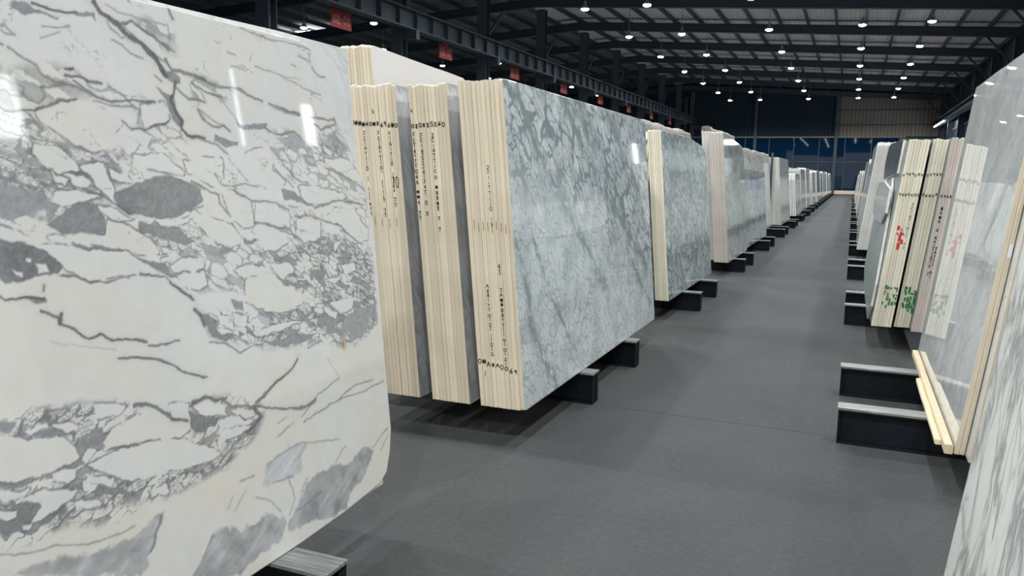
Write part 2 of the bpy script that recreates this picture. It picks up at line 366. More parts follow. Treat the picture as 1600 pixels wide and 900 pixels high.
# ------------------------------------------------------------------ stroke lettering
GL={'0':[[(.5,1),(.15,.8),(.1,.4),(.3,0),(.7,0),(.9,.4),(.85,.8),(.5,1)]],'1':[[(.5,1),(.5,0)]],'2':[[(.1,.8),(.4,1),(.85,.8),(.6,.4),(.1,0),(.9,0)]],
'3':[[(.1,.95),(.8,.95),(.4,.55),(.85,.35),(.6,0),(.1,.08)]],'4':[[(.6,0),(.6,1),(.05,.35),(.95,.35)]],'5':[[(.85,1),(.25,1),(.2,.55),(.7,.55),(.85,.25),(.5,0),(.1,.08)]],
'6':[[(.75,1),(.25,.5),(.2,.15),(.5,0),(.8,.2),(.7,.45),(.25,.4)]],'7':[[(.1,1),(.85,1),(.4,0)]],'8':[[(.5,.55),(.2,.8),(.5,1),(.8,.8),(.2,.25),(.5,0),(.8,.25),(.5,.55)]],
'9':[[(.8,.6),(.3,.55),(.25,.85),(.6,1),(.8,.75),(.65,0)]],'J':[[(.2,1),(.8,1)],[(.6,1),(.6,.2),(.35,0),(.1,.2)]],'C':[[(.85,.9),(.4,1),(.12,.5),(.4,0),(.85,.12)]],'I':[[(.5,1),(.5,0)]],'T':[[(.1,1),(.9,1)],[(.5,1),(.5,0)]],
'G':[[(.85,.9),(.4,1),(.12,.5),(.4,0),(.85,.15),(.85,.45),(.55,.45)]],'A':[[(.05,0),(.5,1),(.95,0)],[(.25,.4),(.75,.4)]],'-':[[(.1,.5),(.9,.5)]],'/':[[(.2,0),(.8,1)]],
'Q':[[(.95,1),(.05,1),(.05,0),(1,0)],[(.25,.8),(.8,.2)],[(.8,.8),(.25,.2)]],'v':[[(.2,.9),(.5,.1)],[(.5,.1),(.7,.4)]],'#':[[(.2,1),(.3,0)],[(.7,1),(.8,0)],[(.05,.7),(.95,.75)],[(.05,.3),(.95,.35)],[(.1,.5),(.9,.5)]]}
def strokes(mb,ch,x,z,w,h,lw,yoff,ax='x'):
    """ribbons of one glyph, box lower corner (x,z), in the plane y=yoff (or x=yoff with ax='y')"""
    for pl in GL[ch]:
        for (a,b),(c,d) in zip(pl,pl[1:]):
            p=Vector((x+a*w,z+b*h)); q=Vector((x+c*w,z+d*h)); t=(q-p)
            if t.length<1e-6: continue
            t=t.normalized()*lw/2; n=Vector((-t.y,t.x)); p=p-t; q=q+t
            c4=[p-n,q-n,q+n,p+n]
            mb.quad(*[((c.x,yoff,c.y) if ax=='x' else (yoff,c.x,c.y)) for c in c4])

# ------------------------------------------------------------------ red aisle placards under the crane girder
for k,y in enumerate([21.35+BAY*i for i in range(-0,8)]):
    t=empty('hanging_sign',(CX+.02,y,5.77))
    n=4+k
    tag(t,('red placard with pale lettering hanging from the crane girder by a column' if k else 'red placard reading A-04 hanging under the crane girder'),'sign','red placards along the crane girder')
    w=1.04; h=.52
    if k: t['label']='blurred red placard hung under the crane girder, %s one past the A-04 placard'%ORD[k-1]
    MB().box(-.012,.012,-w/2,w/2,0,h).build('sign_board',MAT['sign_red'],t)
    tx=MB(); 
    for j,ch in enumerate('AQ-%02d'%n):
        cw=.15 if ch!='Q' else .19
        x=-.43+j*.178
        strokes(tx,ch,x,.13,cw*.9,.28,.024,.0145,'y')
    tx.build('lettering',MAT['sign_text'],t)['kind']='stuff'
    for s in (-1,1): MB().bar((0,s*w*.4,h),(0,s*w*.4,1.02),.014,.014).build('hanger',MAT['rafter'],t)

# ------------------------------------------------------------------ high-bay lamps
hous=MB().lathe([(.0,.30),(.05,.30),(.06,.16),(.08,.14),(.165,.02),(.165,0),(.155,0)],20).mesh('lamp_housing',plain('lamp_grey_aluminium',srgb(150,155,158),.4,.5))
dif=MB().lathe([(.155,.0),(.145,-.04),(.09,-.065),(0.0001,-.075)],20).mesh('lamp_diffuser',MAT['diffuser'])
cab={}
LCOL=[-10.34,-7.82,-3.93,-.10,2.56]
def lamp(x,y,label,group,watts=LAMP_W):
    t=empty('high_bay_lamp',(x,y,8.0)); tag(t,label,'lamp',group)
    inst('housing',hous,t); inst('diffuser',dif,t)
    L=zroof(x)-8.3
    MB().bar((0,0,.29),(0,0,L+.31),.022,.022).build('cable',MAT['zinc'],t)
    if watts:
        ld=bpy.data.lights.new('lamp_light','SPOT'); ld.shadow_soft_size=.13; ld.spot_size=math.radians(156); ld.spot_blend=.35; ld.energy=watts; ld.color=LAMP_COL
        lo=bpy.data.objects.new('lamp_light',ld); C.objects.link(lo); lo.parent=t; lo.location=(0,0,-.18)
CN=['second row from the crane girder','third row from the crane girder','row midway between girder and outer wall','row above the open aisle','row next to the outer wall']
CN[0]='row next to the crane girder'; CN[1]='second row from the crane girder'
for ci,x in enumerate(LCOL):
    for k in range(-6,7):
        lamp(x,Y_A+k*BAY,'white high-bay lamp, %s from the glazed back wall, %s'%(ORD[6-k],CN[ci]),'high-bay lamps')
for x,nm in ((-20.2,'first row beyond the crane girder'),(-24.0,'second row beyond the crane girder')):
    for k in range(-2,7,1):
        lamp(x,Y_A+k*BAY,'white high-bay lamp, %s from the glazed back wall, %s'%(ORD[6-k],nm),'high-bay lamps')

t=empty('tube_lamp',(6.0,73.4,5.86)); tag(t,'long white tube lamp hung along the outer crane girder near the back wall','lamp')
MB().box(-.06,.06,-4.1,4.1,.03,.09).build('lamp_housing',hous.materials[0],t)
MB().bar((0,-4,0),(0,4,0),.05,.05).build('tube',MAT['diffuser'],t)
for y in (-3,0,3): MB().box(.0,.2,y-.03,y+.03,.09,.11).build('bracket',MAT['rafter'],t)
# ------------------------------------------------------------------ steel slab racks
FT=.21
def ibeam(x0,x1,w=.12):
    return MB().box(x0,x1,-w/2,w/2,0,.012).box(x0,x1,-.012,.012,.012,FT-.022).box(x0,x1,-w/2,w/2,FT-.022,FT-.012)
def rack(side,yc,label,gap=1.12,near_x=None,full=True):
    s=-1 if side=='L' else 1
    x_end=(-1.47 if side=='L' else .015) if near_x is None else near_x
    t=empty('stone_rack',((-3.05 if side=='L' else 1.6),yc,0)); tag(t,label,'rack','slab racks in the %s row'%('crane girder' if side=='L' else 'outer wall'))
    ox=t.location.x; a=x_end-ox; b=-a
    for q in (-1,1):
        m=ibeam(min(a,b),max(a,b))
        f=inst('foot_beam',m.mesh('foot_beam',MAT['black_steel']),t,(0,q*gap/2,0))
        MB().box(min(a,b)-.004,max(a,b)+.004,-.064,.064,FT-.012,FT).build('top_plate',MAT['zinc'],f)
        MB().box(a-.008 if a>0 else a,a if a>0 else a+.008,-.058,.058,0.0125,FT-.013).build('end_plate',MAT['black_steel'],f)
        if full:
            for w in (-1,1):
                MB().bar((w*.16,0,FT),(w*.02,0,1.75),.06,.06).build('upright',MAT['black_steel'],f)
    if full: MB().box(-.04,.04,-gap/2-.2,gap/2+.2,1.75,1.80).build('top_rail',MAT['black_steel'],t)
    return t
LY=[1.49]+[5.51+4.01*i for i in range(0,18)]
for i,y in enumerate(LY): rack('L',y,'black steel slab rack with galvanised foot beams, %s from the arabesque breccia slab, girder row'%ORD[i] if i else 'black steel slab rack under the arabesque breccia slab')
RY=[1.4]+[5.38+4.0*i for i in range(0,17)]
for i,y in enumerate(RY): rack('R',y,'black steel slab rack with galvanised foot beams, %s along the outer wall row'%ORD[i],gap=1.09 if i<2 else 1.0)

# ------------------------------------------------------------------ slabs
def outline(L,H,rng,rough=.003,step=.22,top=None,cuts=()):
    """slab outline (u along the aisle, v up the face), counter-clockwise from the lower near corner; cuts: {corner: (du,dv)} chipped corners; top: list of (u,v) replacing the top edge, far to near"""
    c=dict(cuts); pts=[]
    def seg(a,b,jit):
        n=max(1,int((Vector(b)-Vector(a)).length/step))
        d=(Vector(b)-Vector(a)); nn=Vector((-d.y,d.x)).normalized() if d.length>0 else Vector((0,0))
        for i in range(n):
            p=Vector(a)+d*(i/n)
            if i: p+=nn*rng.uniform(-jit,jit)
            pts.append((p.x,p.y))
    bn=c.get('bn',(0.004,0.004)); bf=c.get('bf',(0.004,0.004)); tf=c.get('tf',(0.006,0.006)); tn=c.get('tn',(0.006,0.006))
    key=[(bn[0],0),(L-bf[0],0),(L,bf[1])]
    if top: key+=[tuple(p) for p in top]
    else: key+=[(L,H-tf[1]),(L-tf[0],H),(tn[0],H),(0,H-tn[1])]
    key+=[(0,bn[1])]
    for i,(a,b) in enumerate(zip(key,key[1:]+key[:1])):
        near_end = a[0]<1e-4 and b[0]<1e-4
        seg(a,b,0 if (near_end or i==0) else rough)
    return pts
def slab_mesh(pts,t,sgn,face,edge,bev=.0014):
    """sgn +1: face looks along +x (stack recedes to -x); -1 mirrored"""
    n=len(pts); P=[Vector(p) for p in pts]; ins=[]
    for i in range(n):
        a=P[i-1]; b=P[i]; c=P[(i+1)%n]
        d1=(b-a).normalized(); d2=(c-b).normalized(); nn=Vector((-d1.y-d2.y,d1.x+d2.x))
        nn=nn.normalized() if nn.length>1e-6 else Vector((0,0)); ins.append(b+nn*bev)
    v=[(0,p.x,p.y) for p in ins]+[(-sgn*bev,p.x,p.y) for p in P]+[(-sgn*t,p.x,p.y) for p in P]
    fr=list(range(n)); 
    f=[tuple(fr)]; mi=[0]
    for i in range(n):
        j=(i+1)%n; f.append((i,i+n,j+n,j)); mi.append(1); f.append((i+n,i+2*n,j+2*n,j+n)); mi.append(1)
    f.append(tuple(reversed(range(2*n,3*n)))); mi.append(0)
    if sgn<0: f=[tuple(reversed(q)) for q in f]
    me=bpy.data.meshes.new('marble_sheet'); me.from_pydata(v,[],f); me.materials.append(face); me.materials.append(edge)
    me.polygons.foreach_set('material_index',mi); me.update(); return me
LEAN={'L':-math.atan(.09),'R':math.atan(.112)}
def write(slab,t,sgn,items,mat='ink',name='ink_writing'):
    """items: (char, v centre, height, width fraction) written on the near end of one slab"""
    mb=MB(); cx=-sgn*t/2
    for ch,v,h,wf,lw in items:
        w=t*wf; strokes(mb,ch,cx-w/2,v-h/2,w,h,lw,-.0016)
    o=mb.build(name,MAT[mat],slab); o['kind']='stuff'; return o
def bundle(side,X,Y,L,H,n,pitch,face,edge,front_label,rest_label,group,seed,tops=None,cuts={},rough=.003,inner=None,jit=.0022,hj=.007,zoff=0,t=None,order=None):
    rng=random.Random(seed); sgn=1 if side=='L' else -1; a=LEAN[side]; out=[]
    t=t or pitch-.0013
    for i in range(n):
        dH=rng.uniform(-hj,hj); dL=rng.uniform(-.03,.03)
        pts=outline(L+dL,H+dH,rng,rough,.22,None if not tops else [(u,v+dH) for u,v in tops],cuts(i,rng) if callable(cuts) else cuts)
        me=slab_mesh(pts,t,sgn,face if i==0 or inner is None else inner,edge)
        o=bpy.data.objects.new('marble_sheet',me); C.objects.link(o)
        o.location=(X-sgn*i*pitch/math.cos(a),Y+(rng.uniform(-jit,jit) if i else 0),FT+t*math.sin(abs(a))+.0005+zoff)
        o.rotation_euler=(0,a,0)
        tag(o,front_label if i==0 else rest_label%ORD[i-1],'slab',group)
        out.append(o)
    return out
def column_text(slab,t,sgn,txt,v0,step,h,rng,mat='ink',lw=.0028):
    it=[]; v=v0
    for ch in txt:
        if ch!=' ': it.append((ch,v+rng.uniform(-.003,.003),h*rng.uniform(.7,1.1),rng.uniform(.45,.75),lw))
        v-=step
    return it
S_='sawn-edged slab'
# -- second group: three bundles on the girder row
rg=random.Random(77)
gA=bundle('L',-1.5574,3.915,3.12,1.775,10,.0262,MAT['m_g2'],MAT['cream'],
  'polished blue-grey veined marble slab fronting the foremost of three cream-edged bundles','cream-edged slab, %s behind the blue-grey veined face slab of the foremost bundle','cream-edged slabs of the foremost bundle',1,
  tops=[(3.12,1.745),(3.1,1.76),(.03,1.775),(.0,1.77)],inner=MAT['m_g2b'])
gB=bundle('L',-1.884,3.905,3.10,1.76,10,.0236,MAT['m_g2b'],MAT['cream'],
  'dark grey face slab of the middle one of three cream-edged bundles','cream-edged slab, %s behind the face slab of the middle cream-edged bundle','cream-edged slabs of the middle bundle',2,inner=MAT['m_g2b'])
gC=bundle('L',-2.198,3.90,3.10,1.765,13,.0234,MAT['m_g2b'],MAT['cream'],
  'dark grey face slab of the innermost of three cream-edged bundles','cream-edged slab, %s behind the face slab of the innermost cream-edged bundle','cream-edged slabs of the innermost bundle',3,inner=MAT['m_g2b'])
def cut_T(i,r): return {'tf':(.05,.05)}
gT=bundle('L',-2.60,4.33,3.0,2.05,10,.0235,MAT['m_back'],MAT['cream'],
  'tall plain pale slab rising behind the three cream-edged bundles','cream-edged slab, %s behind the tall plain pale slab','slabs of the tall plain stack',4,
  tops=[(3.0,1.72),(1.55,1.84),(1.42,1.88),(1.33,1.955),(1.27,2.0),(.03,2.06),(0,2.045)],t=.0212)
# handwriting on the sawn ends
DG='0123456789'
for bi,(g,v_row,sk) in enumerate(((gC,1.55,-1),(gB,1.545,-1),(gA,.255,1))):
    n=len(g); tt=(.0234,.0236,.0262)[[gC,gB,gA].index(g)]-.0009
    for i,o in enumerate(g):
        it=[]; k=i/(n-1)                          # 0 front ... 1 back
        if bi<2:
            if i>0 or bi==0: it.append((rg.choice('#80965'),v_row-.012*(k-.5)*(1 if bi else -1)+rg.uniform(-.006,.006),rg.uniform(.018,.026),.8,.0042))
            if bi==0 and i in (2,5,9): it+=column_text(o,tt,1,{2:'CIG1TI0  11JJ 77'.replace('  ',' '),5:'JCIGTTI0- 11117 77',9:'JCIGT1I0 I 111877'}[i],1.50,.0285 if i!=5 else .027,.021,rg,lw=.0034)
            if bi==1 and i in (4,7,9): it+=column_text(o,tt,1,{4:'2CIGTTIC0 #88#8 7 7',7:'JCI6JJJ61J8T 0 3',9:'JCT61TT06A ##9 77'}[i],1.49,.0285,.021,rg,lw=.0034)
            if i==6 and bi==0: it.append(('v',1.62,.028,.6,.004))
            if i==9 and bi==1: it.append(('v',1.62,.02,.6,.004))
        else:
            it.append((rg.choice('#8069A'),v_row+.05*(k-.5)*1.1*.9-.02+rg.uniform(-.006,.006),rg.uniform(.018,.026),.8,.0042))
            if i in (3,6): it+=column_text(o,tt,1,{3:'7A##88TTI10I0I2I',6:'A68ITTOI0I1I0I2'.replace('O','0')}[i],.66 if i==3 else .68,.027,.021,rg,lw=.0034)
            if i==4: it+=column_text(o,tt,1,'2C11TTI10 I5',1.32,.028,.02,rg,lw=.0026)
            if i==8: it.append(('/',.185,.03,.5,.003))
            if i==3: it+=[('4',.79,.026,.6,.003),('3',.76,.026,.6,.003)]
        write(o,tt,1,it)
        if bi!=1 and i%1==0 and 0<i<n-1 and (i%2==0 or bi==2):
            write(o,tt,1,[('1',1.0+rg.uniform(-.01,.01),.045,.5,.0035)],'ink_brown','pencil_tick')
write(gC[1],.0225,1,[('0',1.23,.06,.85,.004)]); write(gC[2],.0225,1,[('7',1.23,.05,.8,.004)])

# -- third and fourth groups on the girder row
gD=bundle('L',-1.66,8.12,2.68,1.735,6,.0235,MAT['m_g3'],MAT['ivory'],
  'green-grey polished slab with rounded far top corner fronting an ivory-edged bundle','ivory-edged slab, %s behind the green-grey polished slab','slabs behind the green-grey face',8,tops=[(2.68,1.52),(2.6,1.58),(2.4,1.67),(1.5,1.735),(.05,1.74),(0,1.73)])
gE=bundle('L',-1.81,8.06,2.9,1.60,6,.0235,MAT['m_g3'],MAT['ivory'],
  'ivory-edged slab with sloping near corner, in front of the film-covered slabs','ivory-edged slab with broken sloping corner, %s behind the front sloping-cornered one','slabs with sloping corners',9,
  tops=[(2.9,1.72),(.55,1.74),(.22,1.55),(.03,1.20),(0,1.15)],hj=.05)
gF=bundle('L',-1.98,8.25,3.25,1.83,5,.024,MAT['m_g3'],MAT['ivory'],
  'taller greenish slab whose top shows under clouded plastic film','film-covered slab, %s behind the taller greenish slab','film-covered greenish slabs',10)
gG=bundle('L',-1.63,12.2,2.3,1.93,9,.0235,MAT['m_g4'],MAT['rosegrey'],
  'pale green veined slab standing in front of a rosy-edged bundle','rosy grey-edged slab, %s behind the pale green veined slab','rosy grey-edged slabs',11,tops=[(2.3,1.62),(2.1,1.80),(.03,1.93),(0,1.92)])
gH=bundle('L',-1.875,12.5,2.95,1.96,5,.024,MAT['m_g4'],MAT['greyedge'],
  'taller pale slab with a dark crack rising behind the rosy-edged bundle','pale slab, %s behind the taller pale slab of the rosy-edged rack','tall pale slabs of the fourth rack',12,cuts={'tf':(.35,.5)})
gI=bundle('L',-1.68,14.9,3.6,1.40,6,.0235,MAT['m_g5'],MAT['greyedge'],
  'low blue-grey clouded slab before the taller pale wrapped slabs','grey-edged slab, %s behind the low blue-grey clouded slab','slabs behind the blue-grey clouded face',13,tops=[(3.6,1.37),(3.55,1.39),(.03,1.42),(0,1.41)])
gJ=bundle('L',-1.90,16.1,5.95,1.80,5,.024,MAT['m_white'],MAT['greyedge'],
  'long pale slab standing behind the low blue-grey clouded slab','pale slab, %s behind the long pale film-topped slab','pale slabs of the fifth rack',14,cuts={'tf':(.12,.1)})
gJ2=bundle('L',-2.06,15.6,2.6,1.70,5,.024,MAT['m_white'],MAT['greyedge'],
  'white slab with a flat top beside the long pale slab','white slab, %s behind the flat-topped white slab','white slabs of the fifth rack',15)
gK=bundle('L',-1.69,22.6,3.2,1.80,10,.0285,MAT['m_white'],MAT['greyedge'],
  'white slab face of the square pale stack beside the thin steel pole','white slab, %s behind the face of the square stack by the steel pole','slabs of the square pale stack',16)
gK2=bundle('L',-2.06,22.3,3.2,1.78,7,.028,MAT['m_white'],MAT['greyedge'],
  'white slab on the girder side of the thin steel pole','white slab, %s in from the steel pole on its girder side','slabs girder side of the pole',18)
po=MB().box(-.03,.03,-.03,.03,0,2.12).build('steel_pole',MAT['steel_blue']); po.location=(-2.018,22.5,0); tag(po,'thin dark steel pole standing between two pale slab stacks','pole')

# -- far racks of the girder row
FM=['m_white','m_g4','m_white','m_g2','m_white']
fr=random.Random(12)
for i in range(7,len(LY)):
    y=LY[i]-1.45+fr.uniform(-.1,.1); nb=2
    x=-1.66+fr.uniform(-.06,.04)
    if i==7: tops=[(2.6,1.25),(2.5,1.38),(.5,1.40),(.1,1.36),(0,1.2)]
    else: tops=None
    if i<7: continue
    for b in range(nb):
        h=(1.40 if i==7 else fr.uniform(1.5,1.68)) if b==0 else fr.uniform(1.62,1.80)
        m=FM[(i+b)%5]; k_=6 if i<11 else 4
        q=ORD[len(LY)-1-i]
        if b==1: tops=None
        bundle('L',x,y+(.25 if b else 0),3.0-.35*b,h,k_,.05,MAT[m],MAT['greyedge'],
          'face slab, %s bundle, %s rack from the blue glazing, girder row'%(('outer','inner')[b],q),
          'slab %%s behind face, %s bundle, %s rack from blue glazing, girder row'%(('outer','inner')[b],q),
          'pale slabs on the %s far rack of the girder row'%q,100+i*3+b,tops=tops,cuts={'tf':(fr.uniform(.02,.3),fr.uniform(.02,.15)),'tn':(fr.uniform(.01,.2),fr.uniform(.01,.1))},t=.04)
        x-=k_*.05+.07

# -- outer wall row
rA=bundle('R',.36,-.35,3.14,1.80,4,.0235,MAT['m_r1'],MAT['greyedge'],
  'white slab with straight grey veins next to the thick cream-edged slabs','white slab, %s behind the slab with straight grey veins','slabs with straight grey veins',21)
rB=bundle('R',.529,4.17,2.38,1.93,2,.0225,MAT['m_r2'],MAT['cream'],
  'tall glossy grey-white slab mirroring the ceiling lamps, timber batten at its foot','thin cream-edged slab, %s behind the tall glossy grey-white slab','slabs of the tall glossy stack',22)
rB2=bundle('R',.577,4.06,2.4,1.90,5,.034,MAT['m_r2'],MAT['cream'],
  'thick cream-edged slab behind the tall glossy grey-white slab','thick cream-edged slab, %s further in behind the tall glossy stack','thick cream-edged slabs',23)
rC=bundle('R',.234,7.61,3.1,1.62,7,.0228,MAT['m_r3'],MAT['ivory'],
  'grey-green slab fronting the bundle with red and green paint marks','ivory-edged slab, %s behind the face of the red and green painted bundle','slabs with red and green paint marks',24)
rD=bundle('R',.416,7.66,3.0,1.63,5,.0242,MAT['m_r3'],MAT['ivory'],
  'dark-faced slab of the bundle with only a green paint mark','ivory-edged slab, %s behind the face of the bundle painted green only','slabs with only a green paint mark',25)
rE=bundle('R',.541,7.48,3.0,1.63,4,.0215,MAT['m_r3'],MAT['rosegrey'],
  'rosy-edged face slab beside the green-marked bundle','rosy-edged slab, %s behind the face slab beside the green-painted bundle','rosy-edged slabs',26)
# offcuts leaning in front of the painted bundle
def single(side,X,Y,pts,t,face,edge,label,cat='slab',z=0):
    sgn=1 if side=='L' else -1
    me=slab_mesh(pts,t,sgn,MAT[face],MAT[edge]); o=bpy.data.objects.new('marble_sheet',me); C.objects.link(o)
    o.location=(X,Y,FT+t*math.sin(abs(LEAN[side]))+.0005+z); o.rotation_euler=(0,LEAN[side],0); tag(o,label,cat); return o
single('R',.206,7.75,[(.25,0),(2.6,0),(3.9,.12),(4.1,.6),(3.9,1.2),(1.0,1.3),(.4,1.0),(.05,.35),(.05,.15)],.022,'m_r3','greyedge','irregular grey-green offcut leaning on the painted ivory-edged bundle')
single('R',.180,8.0,[(.15,1.20),(.05,.98),(.6,.86),(2.6,.80),(4.0,.84),(4.3,1.0),(3.9,1.24),(2.0,1.26)],.022,'m_white','greyedge','pale rounded offcut propped on the irregular grey-green offcut')
single('R',.208,8.05,[(.02,1.64),(.0,1.34),(3.2,1.28),(3.7,1.5),(3.5,1.7),(2.9,1.72)],.022,'m_r3dark','greyedge','dark grey hexagonal offcut at the top of the painted bundle')
# paint marks and handwriting
def dabs(o,t,sgn,mat,name,spec,seed):
    r=random.Random(seed); mb=MB(); cx=-sgn*t/2
    for v0,v1,cnt,sz in spec:
        for _ in range(cnt):
            v=r.uniform(v0,v1); x=cx+r.uniform(-.3,.3)*t; a=r.uniform(.3,2.6); l=r.uniform(.4,1)*sz
            d=Vector((math.cos(a)*min(l,t*.35),math.sin(a)*l)); n=Vector((-d.y,d.x)).normalized()*sz*.22
            p=Vector((x,v)); c4=[p-d/2-n,p+d/2-n*.6,p+d/2+n,p-d/2+n*.7]
            mb.quad(*[(max(min(c.x,cx+t*.46),cx-t*.46),-.0016-.0003*_,c.y) for c in c4])
    q=mb.build(name,MAT[mat],o); q['kind']='stuff'; return q
t_=.0219
for i in range(2,7): dabs(rC[i],t_,-1,'ink_green','green_paint',[(.18,.36,6,.04)],300+i)
for i in (2,3,4): dabs(rC[i],t_,-1,'ink_red','red_paint',[(.68 if i==3 else .72,.92 if i==3 else .88,7 if i==3 else 3,.06)],310+i)
for i in range(1,5): dabs(rD[i],.0233,-1,'ink_green','green_paint',[(.15,.36,9,.05)],320+i)
wr_=random.Random(9)
for g,tt in ((rC,.0219),(rD,.0233),(rE,.0206)):
    for i,o in enumerate(g):
        it=[(wr_.choice('8069'),1.16+wr_.uniform(-.008,.008),.022,.7,.004)]
        if g is not rE: it.append((wr_.choice('8069'),1.33+wr_.uniform(-.006,.006),.02,.7,.004))
        if g is rC and i==5: it+=column_text(o,tt,-1,'JCIGTI0I1 77',1.08,.034,.024,wr_,lw=.0035)
        if g is rE and i in (1,2): it+=column_text(o,tt,-1,'#8#8 6 A61TI0I2 7' if i==1 else '74T1I 0I',1.05 if i==1 else .72,.034,.028,wr_,lw=.0045)
        write(o,tt,-1,it)
# timber at the foot of the glossy slab
def timber(name,x0,x1,y0,y1,z0,z1,label,cat,rz=0):
    L=y1-y0; m=MB(); b=.004; w=x1-x0; h=z1-z0
    prof=[(b,0),(w-b,0),(w,b),(w,h-b),(w-b,h),(b,h),(0,h-b),(0,b)]
    rr=random.Random(len(label)); n=len(prof); st=6
    for s in range(st+1):
        ox=rr.uniform(-.002,.002)
        for px,pz in prof: m.v.append((px+ox,L*s/st,pz))
    for s in range(st):
        for q in range(n): m.f.append((s*n+q,s*n+(q+1)%n,(s+1)*n+(q+1)%n,(s+1)*n+q))
    m.f.append(tuple(range(n))); m.f.append(tuple(st*n+q for q in reversed(range(n))))
    m.f=[tuple(reversed(f)) for f in m.f]
    o=m.build(name,MAT['wood']); o.location=(x0,y0,z0); o.rotation_euler=(0,0,rz); tag(o,label,cat); return o
timber('timber_batten',.489,.5265,4.17,6.45,FT+.0005,FT+.046,'long pale pine batten lying along the foot of the tall glossy slab','batten')
timber('timber_block',.460,.4880,4.30,5.62,FT+.0005,FT+.026,'short rough pine offcut beside the long pine batten','batten')
# plastic tag on the cream edge
tg=MB().box(-.008,.008,-.0015,0,-.03,.03).build('paper_tag',plain('white_tag',srgb(235,235,235),.6),rB[1]); tg.location=(.012,-.002,.98)

# next bundles of the outer wall row
rH=bundle('R',.145,15.75,3.0,1.93,11,.0265,MAT['m_white'],MAT['greyedge'],
  'pale slab fronting the tall wrapped stack on the fourth outer-wall rack','pale-edged slab, %s behind the face of the tall outer-wall stack','slabs of the tall pale stack by the outer wall',31,cuts={'tn':(.05,.06)})
for i in range(5,len(RY)):
    y=RY[i]-1.5+fr.uniform(-.1,.1); x=.13+fr.uniform(0,.06)
    q=ORD[len(RY)-1-i]; k_=4 if i<9 else 2
    m=('m_g5','m_r3','m_white')[i%3]
    bundle('R',x,y,3.0,fr.uniform(1.35,1.85),k_,.045,MAT[m],MAT['ivory' if i%3==2 else 'greyedge'],
      'face slab on the %s rack from the blue glazing, outer wall row'%q,'slab %%s behind face, %s rack from blue glazing, outer wall row'%q,'slabs on the %s far rack of the outer wall row'%q,400+i,t=.038,cuts={'tn':(.1,.1)})

# -- clouded plastic film draped over slab tops
def film(side,X,Y0,Y1,z,w,drop,label,seed):
    r=random.Random(seed); sgn=1 if side=='L' else -1; a=LEAN[side]; v=[]; f=[]; nu=26; prof=[]
    sec=[(.014,-drop),(.014,-drop*.5),(.010,-.03),(.004,.006),(-w*.33,.02),(-w*.66,.018),(-w-.004,.006),(-w-.012,-.03),(-w-.014,-drop*.7)]
    ph=[r.uniform(0,6) for _ in range(4)]
    for i in range(nu+1):
        u=Y0+(Y1-Y0)*i/nu; wob=.018*math.sin(u*3+ph[0])+.012*math.sin(u*7+ph[1])
        for j,(x,zz) in enumerate(sec):
            top=1 if 3<=j<=6 else .0
            hang=(1+.5*math.sin(u*2.3+ph[2])+.3*math.sin(u*5+ph[3])) if zz<-.02 else 1
            dz=zz*hang+(abs(wob)+.012 if top else 0)
            v.append((X+sgn*(x+(.003*math.sin(u*9+j) if not top else 0))-math.tan(-a)*dz*(1 if zz<0 else 0), u, z+dz))
    n=len(sec)
    for i in range(nu):
        for j in range(n-1): f.append((i*n+j,(i+1)*n+j,(i+1)*n+j+1,i*n+j+1))
    o=mesh_obj('plastic_film',v,f,MAT['film'],smooth=True); tag(o,label,'plastic film'); 
    md=o.modifiers.new('t','SOLIDIFY'); md.thickness=.001
    return o
ta=lambda z: -.09*(z-.22)
film('L',-1.98+ta(2.05),8.28,11.45,2.05,.125,.16,'clouded plastic film draped over the greenish slabs',5)
film('L',-1.875+ta(2.17),12.55,15.2,2.185,.13,.20,'clouded plastic film draped over the cracked pale slab',6)
film('L',-1.90+ta(2.0),16.2,21.9,2.02,.13,.14,'clouded plastic film draped over the long pale slab',7)

